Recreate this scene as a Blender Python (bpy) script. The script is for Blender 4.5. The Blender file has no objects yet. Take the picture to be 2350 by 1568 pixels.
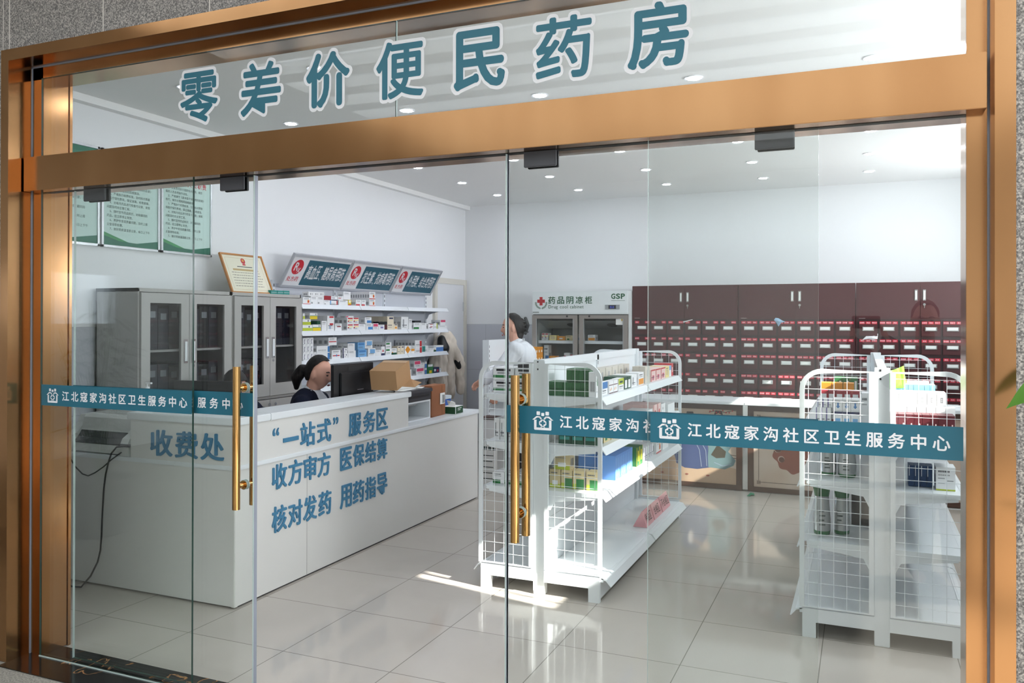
import bpy, bmesh, math, random
import numpy as np
from mathutils import Vector, Matrix, noise, geometry
random.seed(7)
C = bpy.context
S = C.scene
COL = S.collection
PI = math.pi
# ------------------------------------------------------------------ camera, light, exposure
cam_d = bpy.data.cameras.new('camera'); cam = bpy.data.objects.new('camera', cam_d); COL.objects.link(cam)
cam_d.sensor_fit = 'HORIZONTAL'; cam_d.sensor_width = 36.0
cam_d.lens = 1885.97/2350*36.0
cam_d.shift_y = -(784-729.39)/2350
cam_d.clip_start = .02; cam_d.clip_end = 200
yaw, pit, rol = math.radians(23.0917), math.radians(.1912), math.radians(.1154)
f_ = Vector((-math.sin(yaw)*math.cos(pit), math.cos(yaw)*math.cos(pit), math.sin(pit)))
r_ = Vector((math.cos(yaw), math.sin(yaw), 0)); u_ = r_.cross(f_)
r2, u2 = r_*math.cos(rol)+u_*math.sin(rol), -r_*math.sin(rol)+u_*math.cos(rol)
M = Matrix((( r2.x, u2.x, -f_.x, 0), (r2.y, u2.y, -f_.y, 0), (r2.z, u2.z, -f_.z, 1.6), (0, 0, 0, 1)))
cam.matrix_world = M
S.camera = cam
S.view_settings.view_transform = 'Standard'; S.view_settings.look = 'None'
S.view_settings.gamma = 1; S.view_settings.use_curve_mapping = False
S.view_settings.exposure = 0.58
S.cycles.max_bounces = 8; S.cycles.diffuse_bounces = 4; S.cycles.glossy_bounces = 4
S.cycles.transmission_bounces = 4; S.cycles.transparent_max_bounces = 24
S.cycles.caustics_reflective = False; S.cycles.caustics_refractive = False
S.cycles.sample_clamp_indirect = 6.0
S.cycles.use_denoising = True
w = bpy.data.worlds.new('sky'); S.world = w; w.use_nodes = True
bg = w.node_tree.nodes['Background']; bg.inputs[0].default_value = (.80, .90, 1.0, 1); bg.inputs[1].default_value = 1.5
sun_d = bpy.data.lights.new('sun', 'SUN'); sun_d.energy = 18.0; sun_d.angle = .009; sun_d.color = (1, .96, .89)
sun = bpy.data.objects.new('sun', sun_d); COL.objects.link(sun)
sun.rotation_euler = Vector((-1, .2, -.585)).to_track_quat('-Z', 'Y').to_euler()
def area(name, loc, rot, sx, sy, e, col=(1, 1, 1)):
    d = bpy.data.lights.new(name, 'AREA'); d.shape = 'RECTANGLE'; d.size = sx; d.size_y = sy; d.energy = e; d.color = col
    o = bpy.data.objects.new(name, d); COL.objects.link(o); o.location = loc; o.rotation_euler = rot
    return o
# daylight in the two window openings of the right wall (facing -X)
area('daylight_front_window', (1.80, 4.365, 2.14), (0, PI/2, 0), .5, 1.5, 50, (.93, .97, 1))
area('daylight_rear_window', (1.80, 8.1, 2.14), (0, PI/2, 0), .5, 1.6, 45, (.93, .97, 1))
# ------------------------------------------------------------------ materials
def lin(c):
    c = c/255
    return c/12.92 if c <= .04045 else ((c+.055)/1.055)**2.4
def rgb(r, g, b): return (lin(r), lin(g), lin(b), 1)
MC = {}
def mat(name, col, rough=.5, metal=0, spec=.5, emit=0, alpha=None):
    if name in MC: return MC[name]
    m = bpy.data.materials.new(name); m.use_nodes = True
    b = m.node_tree.nodes['Principled BSDF']
    b.inputs['Base Color'].default_value = rgb(*col); b.inputs['Roughness'].default_value = rough
    b.inputs['Metallic'].default_value = metal; b.inputs['Specular IOR Level'].default_value = spec
    if emit:
        b.inputs['Emission Color'].default_value = rgb(*col); b.inputs['Emission Strength'].default_value = emit
    MC[name] = m
    return m
def nodes(m): return m.node_tree.nodes, m.node_tree.links, m.node_tree.nodes['Principled BSDF']
def noisy(m, scale, cols, detail=4, rough=.5, stretch=None, pos=(.35, .65), bump=0):
    """procedural noise between colours in object space"""
    N, L, b = nodes(m)
    tc = N.new('ShaderNodeTexCoord'); mp = N.new('ShaderNodeMapping'); nz = N.new('ShaderNodeTexNoise'); cr = N.new('ShaderNodeValToRGB')
    L.new(tc.outputs['Object'], mp.inputs[0]); L.new(mp.outputs[0], nz.inputs[0]); L.new(nz.outputs[0], cr.inputs[0]); L.new(cr.outputs[0], b.inputs['Base Color'])
    if stretch: mp.inputs['Scale'].default_value = stretch
    nz.inputs['Scale'].default_value = scale; nz.inputs['Detail'].default_value = detail; nz.inputs['Roughness'].default_value = rough
    e = cr.color_ramp.elements
    e[0].position, e[1].position = pos[0], pos[1]; e[0].color = rgb(*cols[0]); e[1].color = rgb(*cols[-1])
    for i, c in enumerate(cols[1:-1]):
        q = e.new(pos[0]+(pos[1]-pos[0])*(i+1)/(len(cols)-1)); q.color = rgb(*c)
    if bump:
        bp = N.new('ShaderNodeBump'); bp.inputs['Strength'].default_value = bump; bp.inputs['Distance'].default_value = .004
        L.new(nz.outputs[0], bp.inputs['Height']); L.new(bp.outputs[0], b.inputs['Normal'])
    return m
def glassmat(name, tint, ior=1.5, rough=0.0):
    m = bpy.data.materials.new(name); m.use_nodes = True
    N, L = m.node_tree.nodes, m.node_tree.links
    for n in list(N):
        if n.type != 'OUTPUT_MATERIAL': N.remove(n)
    out = [n for n in N if n.type == 'OUTPUT_MATERIAL'][0]
    lw = N.new('ShaderNodeLayerWeight'); lw.inputs[0].default_value = .5
    pw = N.new('ShaderNodeMath'); pw.operation = 'POWER'; pw.inputs[1].default_value = 5; L.new(lw.outputs['Facing'], pw.inputs[0])
    fr = N.new('ShaderNodeMath'); fr.operation = 'MULTIPLY_ADD'; f0 = ((ior-1)/(ior+1))**2
    L.new(pw.outputs[0], fr.inputs[0]); fr.inputs[1].default_value = 1-f0; fr.inputs[2].default_value = f0
    tr = N.new('ShaderNodeBsdfTransparent'); tr.inputs[0].default_value = (*tint, 1)
    gl = N.new('ShaderNodeBsdfGlossy'); gl.inputs['Roughness'].default_value = rough
    mx = N.new('ShaderNodeMixShader')
    L.new(fr.outputs[0], mx.inputs[0]); L.new(tr.outputs[0], mx.inputs[1]); L.new(gl.outputs[0], mx.inputs[2]); L.new(mx.outputs[0], out.inputs[0])
    MC[name] = m
    return m
# ------------------------------------------------------------------ mesh builder
class MB:
    def __init__(s): s.v = []; s.f = []; s.m = []; s.mats = []; s.sm = []
    def mi(s, m):
        if m not in s.mats: s.mats.append(m)
        return s.mats.index(m)
    def add(s, vs, fs, m, smooth=False):
        b = len(s.v); s.v += [tuple(v) for v in vs]; k = s.mi(m)
        for f in fs: s.f.append(tuple(b+i for i in f)); s.m.append(k); s.sm.append(smooth)
        return s
    def box(s, x0, x1, y0, y1, z0, z1, m, bev=0):
        if x0 > x1: x0, x1 = x1, x0
        if y0 > y1: y0, y1 = y1, y0
        if z0 > z1: z0, z1 = z1, z0
        if bev:
            bm = bmesh.new(); bmesh.ops.create_cube(bm, size=1)
            for v in bm.verts: v.co = Vector((x0+(x1-x0)*(v.co.x+.5), y0+(y1-y0)*(v.co.y+.5), z0+(z1-z0)*(v.co.z+.5)))
            bmesh.ops.bevel(bm, geom=bm.edges[:], offset=min(bev, .45*min(x1-x0, y1-y0, z1-z0)), segments=2, affect='EDGES')
            bm.verts.index_update()
            s.add([v.co[:] for v in bm.verts], [[v.index for v in f.verts] for f in bm.faces], m); bm.free(); return s
        v = [(x0,y0,z0),(x1,y0,z0),(x1,y1,z0),(x0,y1,z0),(x0,y0,z1),(x1,y0,z1),(x1,y1,z1),(x0,y1,z1)]
        return s.add(v, [(3,2,1,0),(4,5,6,7),(0,1,5,4),(1,2,6,5),(2,3,7,6),(3,0,4,7)], m)
    def quad(s, a, b, c, d, m): return s.add([a, b, c, d], [(0, 1, 2, 3)], m)
    def rect(s, o, r, u, x0, x1, y0, y1, m, n=0):
        """rectangle on the plane o + x*r + y*u, lifted n along the normal"""
        o = Vector(o); r = Vector(r); u = Vector(u); k = r.cross(u).normalized()*n
        return s.quad(o+r*x0+u*y0+k, o+r*x1+u*y0+k, o+r*x1+u*y1+k, o+r*x0+u*y1+k, m)
    def poly(s, o, r, u, pts, m, n=0):
        o = Vector(o); r = Vector(r); u = Vector(u); k = r.cross(u).normalized()*n
        return s.add([o+r*x+u*y+k for x, y in pts], [tuple(range(len(pts)))], m)
    def disc(s, o, r, u, cx, cy, rx, m, n=0, ry=None, seg=28):
        ry = ry or rx
        return s.poly(o, r, u, [(cx+rx*math.cos(2*PI*i/seg), cy+ry*math.sin(2*PI*i/seg)) for i in range(seg)], m, n)
    def cyl(s, p, q, r, m, seg=12, r2=None, cap=True):
        p = Vector(p); q = Vector(q); d = (q-p).normalized(); r2 = r if r2 is None else r2
        a = d.orthogonal().normalized(); b = d.cross(a)
        v = []
        for c, rr in ((p, r), (q, r2)):
            v += [c+(a*math.cos(2*PI*i/seg)+b*math.sin(2*PI*i/seg))*rr for i in range(seg)]
        s.add(v, [(i, (i+1) % seg, seg+(i+1) % seg, seg+i) for i in range(seg)], m, True)
        if cap: s.add(v, [tuple(range(seg-1, -1, -1)), tuple(range(seg, 2*seg))], m)
        return s
    def tube(s, pts, r, m, seg=8, close=False):
        pts = [Vector(p) for p in pts]; n = len(pts); v = []; prev = None
        for i, p in enumerate(pts):
            if close: d = pts[(i+1) % n]-pts[i-1]
            else: d = pts[min(i+1, n-1)]-pts[max(i-1, 0)]
            d.normalize()
            if prev is None: a = d.orthogonal().normalized()
            else: a = (prev-d*prev.dot(d)).normalized()
            prev = a; b = d.cross(a); rr = r[i] if isinstance(r, (list, tuple)) else r
            v += [p+(a*math.cos(2*PI*k/seg)+b*math.sin(2*PI*k/seg))*rr for k in range(seg)]
        fs = []
        for i in range(n if close else n-1):
            j = (i+1) % n
            fs += [(i*seg+k, i*seg+(k+1) % seg, j*seg+(k+1) % seg, j*seg+k) for k in range(seg)]
        s.add(v, fs, m, True)
        if not close: s.add(v, [tuple(range(seg-1, -1, -1)), tuple((n-1)*seg+k for k in range(seg))], m)
        return s
    def flatbar(s, pts, r, u, w, t, m, close=False):
        """flat bar swept along 2D path pts in plane (r,u): width w in plane, thickness t along normal; pts Vector3"""
        pts = [Vector(p) for p in pts]; n = len(pts); k = Vector(r).cross(Vector(u)).normalized(); v = []
        for i, p in enumerate(pts):
            d = (pts[(i+1) % n]-pts[i-1]) if close else pts[min(i+1, n-1)]-pts[max(i-1, 0)]
            d.normalize(); a = k.cross(d)
            v += [p+a*w/2+k*t/2, p+a*w/2-k*t/2, p-a*w/2-k*t/2, p-a*w/2+k*t/2]
        fs = []
        for i in range(n if close else n-1):
            j = (i+1) % n
            fs += [(i*4+q, i*4+(q+1) % 4, j*4+(q+1) % 4, j*4+q) for q in range(4)]
        s.add(v, fs, m)
        if not close: s.add(v, [(3, 2, 1, 0), tuple((n-1)*4+q for q in range(4))], m)
        return s
    def lathe(s, prof, m, o=(0, 0, 0), seg=20):
        v = []; n = len(prof)
        for r, z in prof: v += [(o[0]+r*math.cos(2*PI*k/seg), o[1]+r*math.sin(2*PI*k/seg), o[2]+z) for k in range(seg)]
        fs = [(i*seg+k, i*seg+(k+1) % seg, (i+1)*seg+(k+1) % seg, (i+1)*seg+k) for i in range(n-1) for k in range(seg)]
        s.add(v, fs, m, True)
        return s.add(v, [tuple(range(seg-1, -1, -1)), tuple((n-1)*seg+k for k in range(seg))], m)
    def prism(s, pts, axis, a, b, m):
        """polygon (2D) extruded along axis 'x','y','z' from a to b"""
        def P(p, t): return {'x': (t, p[0], p[1]), 'y': (p[0], t, p[1]), 'z': (p[0], p[1], t)}[axis]
        n = len(pts); v = [P(p, a) for p in pts]+[P(p, b) for p in pts]
        return s.add(v, [tuple(range(n-1, -1, -1)), tuple(range(n, 2*n))]+[(i, (i+1) % n, n+(i+1) % n, n+i) for i in range(n)], m)
    def build(s, name, parent=None, loc=None, rz=0, org=None):
        if org is None and parent is not None and parent.parent is None: org = parent.location
        if org is None and parent is not None and parent.parent is not None: org = parent.parent.location
        if org is not None: s.v = [(x-org[0], y-org[1], z-org[2]) for x, y, z in s.v]
        me = bpy.data.meshes.new(name); me.from_pydata(s.v, [], s.f)
        for m in s.mats: me.materials.append(m)
        me.polygons.foreach_set('material_index', s.m); me.polygons.foreach_set('use_smooth', s.sm)
        if any(s.sm):
            try: me.set_sharp_from_angle(angle=math.radians(40))
            except Exception: pass
        me.update()
        o = bpy.data.objects.new(name, me); COL.objects.link(o)
        if parent is not None: o.parent = parent
        if loc is not None: o.location = loc
        if rz: o.rotation_euler = (0, 0, rz)
        return o
def tag(o, label, cat, group=None, kind=None):
    o['label'] = label; o['category'] = cat
    if group: o['group'] = group
    if kind: o['kind'] = kind
    return o
def thing(name, label, cat, loc=(0, 0, 0), rz=0, group=None, kind=None):
    o = bpy.data.objects.new(name, None); COL.objects.link(o); o.location = loc; o.rotation_euler = (0, 0, rz)
    o.empty_display_size = .05
    return tag(o, label, cat, group, kind)
def dup(root, loc, rz=None, label=None, group=None):
    r = root.copy(); COL.objects.link(r); r.location = loc
    if rz is not None: r.rotation_euler = (0, 0, rz)
    if label: r['label'] = label
    if group: r['group'] = group
    for ch in list(root.children):
        c = ch.copy(); COL.objects.link(c); c.parent = r
        for g in ch.children:
            d = g.copy(); COL.objects.link(d); d.parent = c
    return r
def struct(o, label=None, cat=None):
    o['kind'] = 'structure'
    if label: o['label'] = label; o['category'] = cat
    return o
# ------------------------------------------------------------------ lettering (glyph outlines from Blender's own font)
GC = {}
TS = bpy.data.scenes.new('scratch')          # scratch scene where glyphs and fused bodies are evaluated; removed at the end
def evaluated(o):
    TS.collection.objects.link(o); TS.view_layers[0].update(); dg = TS.view_layers[0].depsgraph
    me = bpy.data.meshes.new_from_object(o.evaluated_get(dg)); TS.collection.objects.unlink(o); return me
def glyph(ch, erode, grow):
    """flat glyph in em units, strokes thinned by erode and grown by grow so that they end round: (verts2d, faces, bbox)"""
    key = (ch, erode, grow)
    if key in GC: return GC[key]
    cu = bpy.data.curves.new('tmp', 'FONT'); cu.body = ch; cu.size = 1; cu.offset = -erode; cu.resolution_u = 3 if grow < .03 else 4
    o = bpy.data.objects.new('tmp', cu); me = evaluated(o)
    V = [(v.co.x, v.co.y) for v in me.vertices]; F = [tuple(p.vertices) for p in me.polygons]
    if grow > 0:
        F0 = list(F); cnt = {}
        for f in F:
            for i in range(len(f)):
                k = tuple(sorted((f[i], f[(i+1) % len(f)]))); cnt[k] = cnt.get(k, 0)+1
        bd = [k for k, c in cnt.items() if c == 1]; used = set(); seg = 10
        for a, b in bd:
            ax, ay = V[a]; bx, by = V[b]; L = math.hypot(bx-ax, by-ay)
            if L < 1e-6: continue
            nx, ny = -(by-ay)/L*grow, (bx-ax)/L*grow; n = len(V)
            V += [(ax+nx, ay+ny), (ax-nx, ay-ny), (bx-nx, by-ny), (bx+nx, by+ny)]; F.append((n, n+1, n+2, n+3)); used |= {a, b}
        for a in used:
            n = len(V); V += [(V[a][0]+grow*math.cos(2*PI*i/seg), V[a][1]+grow*math.sin(2*PI*i/seg)) for i in range(seg)]; F.append(tuple(range(n, n+seg)))
        # one clean layer: arrangement of all the overlapping outlines, keeping what any piece covers
        E = list({tuple(sorted((f[i], f[(i+1) % len(f)]))) for f in F for i in range(len(f))})
        r = geometry.delaunay_2d_cdt([Vector(v) for v in V], E, [], 0, 1e-5, False)
        P2 = np.array([tuple(v) for v in r[0]]); T = [f for f in r[2] if len(f) == 3]; cen = P2[np.array(T)].mean(1)
        ok = np.zeros(len(T), bool)
        for f in F0:
            q = np.array([V[i] for i in f[:3]]); d = (q[1][0]-q[0][0])*(q[2][1]-q[0][1])-(q[1][1]-q[0][1])*(q[2][0]-q[0][0])
            if abs(d) < 1e-12: continue
            for t in range(1, len(f)-1):
                A, B, D = (np.array(V[f[i]]) for i in (0, t, t+1))
                cr = [((Y[0]-X[0])*(cen[:, 1]-X[1])-(Y[1]-X[1])*(cen[:, 0]-X[0])) for X, Y in ((A, B), (B, D), (D, A))]
                ok |= ((cr[0] >= 0) & (cr[1] >= 0) & (cr[2] >= 0)) | ((cr[0] <= 0) & (cr[1] <= 0) & (cr[2] <= 0))
        for a, b in bd:
            A, B = np.array(V[a]), np.array(V[b]); d = B-A; L2 = d@d
            t = np.clip(((cen-A)@d)/max(L2, 1e-12), 0, 1); ok |= np.hypot(*(cen-A-t[:, None]*d).T) < grow*.985
        keep = [f for f, k in zip(T, ok) if k]
        ids = sorted({i for f in keep for i in f}); re = {i: n for n, i in enumerate(ids)}
        V = [tuple(P2[i]) for i in ids]; F = [tuple(re[i] for i in f) for f in keep]
    bpy.data.objects.remove(o); bpy.data.meshes.remove(me); bpy.data.curves.remove(cu)
    if V: bb = (min(v[0] for v in V), min(v[1] for v in V), max(v[0] for v in V), max(v[1] for v in V))
    else: bb = (0, 0, .4, .4)
    GC[key] = (V, F, bb)
    return GC[key]
def put(mb, ch, o, r, u, cx, cy, w, h, m, n=.0005, erode=0, grow=0, em=False, depth=0):
    """one character centred at (cx,cy) on plane o,r,u; scaled to w x h (or by em box when em is True)"""
    V, F, bb = glyph(ch, erode, grow)
    o = Vector(o); r = Vector(r); u = Vector(u); k = r.cross(u).normalized()*n
    if em: sx, sy, ox, oy = w, h, .5, .38
    else: sx, sy = w/max(bb[2]-bb[0], 1e-3), h/max(bb[3]-bb[1], 1e-3); ox, oy = (bb[0]+bb[2])/2, (bb[1]+bb[3])/2
    P = [o+r*(cx+(x-ox)*sx)+u*(cy+(y-oy)*sy)+k for x, y in V]
    mb.add(P, F, m)
    if depth:
        kk = r.cross(u).normalized()*depth; cnt = {}
        for f in F:
            for i in range(len(f)):
                e = tuple(sorted((f[i], f[(i+1) % len(f)]))); cnt[e] = cnt.get(e, 0)+1
        for (a, b), c in cnt.items():
            if c == 1: mb.quad(P[a], P[b], P[b]-kk, P[a]-kk, m)
def text(mb, s, o, r, u, x0, cy, size, m, n=.0005, erode=0, grow=0, adv=1.0, wx=1.0):
    """line of text in em boxes starting at x0"""
    x = x0
    for ch in s:
        cjk = ord(ch) > 0x2e00
        if ch != ' ':
            V, F, bb = glyph(ch, erode, grow)
            o_ = Vector(o); r_v = Vector(r); u_v = Vector(u); k = r_v.cross(u_v).normalized()*n
            mb.add([o_+r_v*(x+px*size*wx)+u_v*(cy+(py-.38)*size)+k for px, py in V], F, m)
            x += (1.0 if cjk else bb[2]+.06)*size*adv*wx
        else: x += .4*size*adv*wx
    return x
# ================================================================== SETTING
WX, BY, ZC, RX = -4.89, 9.87, 3.12, 1.62      # left wall, back wall, ceiling, right wall
GY = 2.613                                     # plane of the granite outside
m_wall = mat('wall_paint', (238, 239, 240), .6, spec=.3)
m_ceil = mat('ceiling_paint', (247, 247, 246), .7, spec=.25)
m_white = mat('white_metal', (233, 237, 239), .32)
m_lam = mat('counter_laminate', (228, 227, 223), .35)
m_black = mat('black_plastic', (22, 24, 27), .4)
m_dark = mat('painted_gap_dark', (14, 13, 14), .7)  # near-black fill that paints in the shade of slots and gaps
m_chrome = mat('chrome', (215, 215, 215), .18, 1)
m_steel = mat('aluminium', (205, 208, 210), .3, .9)
m_paper = mat('paper', (238, 238, 235), .7, spec=.2)
m_teal = mat('teal_vinyl', (33, 103, 124), .4)
m_vwhite = mat('white_vinyl', (236, 236, 240), .45)
m_gold = mat('bronze_gold_steel', (174, 130, 90), .16, 1)
noisy(m_gold, 3.0, ((168, 124, 84), (184, 140, 98)), 2, stretch=(1, 1, .25))
m_glass = glassmat('clear_glass', (.957, .972, .965), 1.45)
m_gedge = mat('glass_edge_green', (40, 66, 58), .15)
m_gedge2 = mat('glass_edge_pale', (190, 204, 200), .15)
m_strip = mat('grey_rubber_seal', (150, 155, 168), .35)

def tile_mat(name, sx, sy, ox, oy, base, groutc, plane='xy', rough=.12, vein=.035, gw=.0022):
    m = mat(name, base, rough)
    N, L, b = nodes(m)
    tc = N.new('ShaderNodeTexCoord'); sep = N.new('ShaderNodeSeparateXYZ'); L.new(tc.outputs['Object'], sep.inputs[0])
    def ma(op, a, b_=None, c=None):
        n = N.new('ShaderNodeMath'); n.operation = op
        for i, q in enumerate((a, b_, c)):
            if q is None: continue
            if isinstance(q, (int, float)): n.inputs[i].default_value = q
            else: L.new(q, n.inputs[i])
        return n.outputs[0]
    ax = {'x': 'X', 'y': 'Y', 'z': 'Z'}
    A = ma('SUBTRACT', sep.outputs[ax[plane[0]]], ox); B = ma('SUBTRACT', sep.outputs[ax[plane[1]]], oy)
    ga = ma('LESS_THAN', ma('ABSOLUTE', ma('SUBTRACT', ma('WRAP', ma('ADD', A, sx/2), sx, 0.0), sx/2)), gw)
    gb = ma('LESS_THAN', ma('ABSOLUTE', ma('SUBTRACT', ma('WRAP', ma('ADD', B, sy/2), sy, 0.0), sy/2)), gw)
    g = ma('MAXIMUM', ga, gb)
    idx = ma('ADD', ma('FLOOR', ma('DIVIDE', A, sx)), ma('MULTIPLY', ma('FLOOR', ma('DIVIDE', B, sy)), 17.3))
    wn = N.new('ShaderNodeTexWhiteNoise'); wn.noise_dimensions = '1D'; L.new(idx, wn.inputs['W'])
    nz = N.new('ShaderNodeTexNoise'); nz.inputs['Scale'].default_value = 1.6; nz.inputs['Detail'].default_value = 6; nz.inputs['Distortion'].default_value = 1.2
    nz.noise_dimensions = '4D'; L.new(tc.outputs['Object'], nz.inputs['Vector']); L.new(ma('MULTIPLY', wn.outputs['Value'], 20), nz.inputs['W'])
    k = ma('ADD', ma('MULTIPLY', ma('SUBTRACT', nz.outputs[0], .5), vein*5), ma('ADD', 1.0, ma('MULTIPLY', ma('SUBTRACT', wn.outputs['Value'], .5), vein)))
    mx = N.new('ShaderNodeMix'); mx.data_type = 'RGBA'; mx.blend_type = 'MULTIPLY'; mx.inputs['Factor'].default_value = 1
    mx.inputs['A'].default_value = rgb(*base); cb = N.new('ShaderNodeCombineColor')
    for i in range(3): L.new(k, cb.inputs[i])
    L.new(cb.outputs[0], mx.inputs['B'])
    m2 = N.new('ShaderNodeMix'); m2.data_type = 'RGBA'; L.new(g, m2.inputs['Factor']); L.new(mx.outputs['Result'], m2.inputs['A']); m2.inputs['B'].default_value = rgb(*groutc)
    L.new(m2.outputs['Result'], b.inputs['Base Color'])
    return m
m_floor = tile_mat('polished_porcelain', .598, .6, -2.573, 3.224, (192, 184, 175), (128, 122, 114), 'xy', .07, .03)
m_wain = tile_mat('grey_wall_tile', .3, .6, -.08, .35, (196, 198, 205), (170, 172, 178), 'xz', .25, .01)
m_wain2 = tile_mat('grey_wall_tile_left', .3, .6, -.08, .35, (196, 198, 205), (170, 172, 178), 'yz', .25, .01)
m_gran = mat('grey_granite', (150, 145, 142), .45)
noisy(m_gran, 190, ((96, 93, 92), (150, 145, 142), (205, 198, 192)), 2, .6, pos=(.36, .66))
m_joint = mat('white_joint', (222, 216, 210), .7)
m_black_marble = mat('black_gold_marble', (20, 18, 18), .12)
def marble(m):
    N, L, b = nodes(m)
    tc = N.new('ShaderNodeTexCoord'); nz = N.new('ShaderNodeTexNoise'); nz.inputs['Scale'].default_value = 5; nz.inputs['Detail'].default_value = 8; nz.inputs['Distortion'].default_value = 1.5
    L.new(tc.outputs['Object'], nz.inputs[0]); cr = N.new('ShaderNodeValToRGB'); L.new(nz.outputs[0], cr.inputs[0])
    e = cr.color_ramp.elements; e[0].position = .595; e[0].color = rgb(22, 20, 20); e[1].position = .63; e[1].color = rgb(22, 20, 20)
    q = e.new(.612); q.color = rgb(196, 140, 86)
    L.new(cr.outputs[0], b.inputs['Base Color'])
marble(m_black_marble)
m_hallfloor = mat('flamed_granite_floor', (150, 144, 136), .6)
noisy(m_hallfloor, 120, ((128, 124, 116), (184, 178, 168)), 3, .6, bump=.4)

b = MB(); b.box(WX-.2, RX+.2, 2.84, BY+.2, -.12, 0, m_floor); struct(b.build('floor'))
b = MB(); b.box(WX-.2, RX+.2, 2.87, BY+.2, ZC, ZC+.12, m_ceil); struct(b.build('ceiling'))
b = MB(); b.box(WX-.2, WX, 2.87, BY+.2, 0, ZC, m_wall); struct(b.build('wall_left'))
b = MB(); b.box(WX, RX+.2, BY, BY+.2, 0, ZC, m_wall); struct(b.build('wall_back'))
# right wall with two window openings
W = ((3.58, 5.15), (7.25, 8.95)); wz0, wz1 = 1.87, 2.56
b = MB(); ys = [2.87, W[0][0], W[0][1], W[1][0], W[1][1], BY]
for i in range(5):
    if i % 2 == 0: b.box(RX, RX+.2, ys[i], ys[i+1], 0, ZC, m_wall)
    else: b.box(RX, RX+.2, ys[i], ys[i+1], 0, wz0, m_wall); b.box(RX, RX+.2, ys[i], ys[i+1], wz1, ZC, m_wall)
struct(b.build('wall_right'))
for i, (a, c) in enumerate(W):
    f = MB()
    f.box(RX+.08, RX+.13, a, a+.05, wz0, wz1, m_white); f.box(RX+.08, RX+.13, c-.05, c, wz0, wz1, m_white)
    f.box(RX+.08, RX+.13, a+.05, c-.05, wz0, wz0+.05, m_white); f.box(RX+.08, RX+.13, a+.05, c-.05, wz1-.05, wz1, m_white)
    for k in range(1, 11): f.cyl((RX+.105, a+(c-a)*k/11, wz0+.05), (RX+.105, a+(c-a)*k/11, wz1-.05), .009, m_white, 8)
    struct(f.build('window_%d' % (i+4)), 'white framed side window in the right wall', 'window')
# tiled wainscot and its cap
b = MB(); b.box(-4.88, RX, BY-.012, BY, 0, 1.55, m_wain); struct(b.build('trim_1'))
b = MB(); b.box(WX, WX+.012, 2.87, 9.02, 0, 1.55, m_wain2); struct(b.build('trim_2'))
# shallow cornice step at the left wall / ceiling junction
b = MB(); b.box(WX, WX+.07, 2.87, BY, ZC-.05, ZC, m_ceil); struct(b.build('trim_3'))
# pipe casing in the far corner
# ---- hall outside (where the photographer stands)
HX0, HX1, HY = -8.5, 4.5, -6.0
b = MB(); b.box(HX0, HX1, HY, GY, -.12, 0, m_hallfloor); struct(b.build('floor_hall'))
b = MB()   # hall roof: slats and solid margins, frosted rooflight added to brighten the facade
b.box(HX0, HX1, HY, -4.2, 3.6, 3.75, m_ceil); b.box(HX0, HX1, 1.3, GY, 3.6, 3.75, m_ceil); b.box(HX0, -4.5, -4.2, 1.3, 3.6, 3.75, m_ceil)
y = -4.2
while y < 1.3: b.box(-4.5, HX1, y, y+.2, 3.6, 3.75, m_ceil); y += .5
m_frost = bpy.data.materials.new('added_frosted_rooflight'); m_frost.use_nodes = True; FN = m_frost.node_tree.nodes; FN.remove(FN['Principled BSDF'])
tl = FN.new('ShaderNodeBsdfTranslucent'); tl.inputs[0].default_value = (.72, .76, .80, 1); m_frost.node_tree.links.new(tl.outputs[0], FN['Material Output'].inputs[0])
b.quad((-4.5, -4.2, 3.7), (HX1, -4.2, 3.7), (HX1, 1.3, 3.7), (-4.5, 1.3, 3.7), m_frost)
struct(b.build('ceiling_hall'))
OX0, OX1, OZ = -3.717, .386, 2.861             # outer edge of the bronze frame
b = MB()
b.box(HX0, OX0, GY, 2.86, 0, 3.6, m_gran); b.box(OX1, HX1, GY, 2.86, 0, 3.6, m_gran); b.box(OX0, OX1, GY, 2.86, OZ, 3.6, m_gran)
for x in (-3.676, -3.07, -2.467, -1.867, -1.267, -.667, -.067): b.box(x-.0035, x+.0035, GY-.0008, GY, OZ, 3.6, m_joint)
for z in (.9, 1.8): b.box(HX0, OX0, GY-.0006, GY, z-.002, z+.002, m_joint)
b.box(OX0-.0035, OX0, GY-.0008, GY, 2.86, 3.6, m_joint)
struct(b.build('wall_front'))
b = MB()   # left end of the hall with one small window
b.box(HX0-.2, HX0, HY, -2.0, 0, 3.6, m_wall); b.box(HX0-.2, HX0, -.9, GY, 0, 3.6, m_wall); b.box(HX0-.2, HX0, -2.0, -.9, 0, 1.55, m_wall); b.box(HX0-.2, HX0, -2.0, -.9, 2.15, 3.6, m_wall)
struct(b.build('wall_hall_left'))
b = MB(); b.box(HX0, HX1, HY-.2, HY, 0, 3.6, m_wall); struct(b.build('wall_hall_rear'))
b = MB()   # unseen side wall of the hall, added to limit the sun to open bays
b.box(HX1, HX1+.2, HY, GY, 2.75, 3.6, m_wall); b.box(HX1, HX1+.2, HY, GY, 0, .25, m_wall)
for y in (-6.0, -4.4, -2.7, -1.0, .7): b.box(HX1, HX1+.2, y, y+.35, .25, 2.75, m_wall)
b.box(HX1, HX1+.2, 1.9, GY, .25, 2.75, m_wall)
struct(b.build('wall_hall_right'))
# ---- threshold
b = MB(); b.box(OX0+.05, OX1-.05, 2.56, 2.84, -.1, .004, m_black_marble); struct(b.build('trim_4'))

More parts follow.
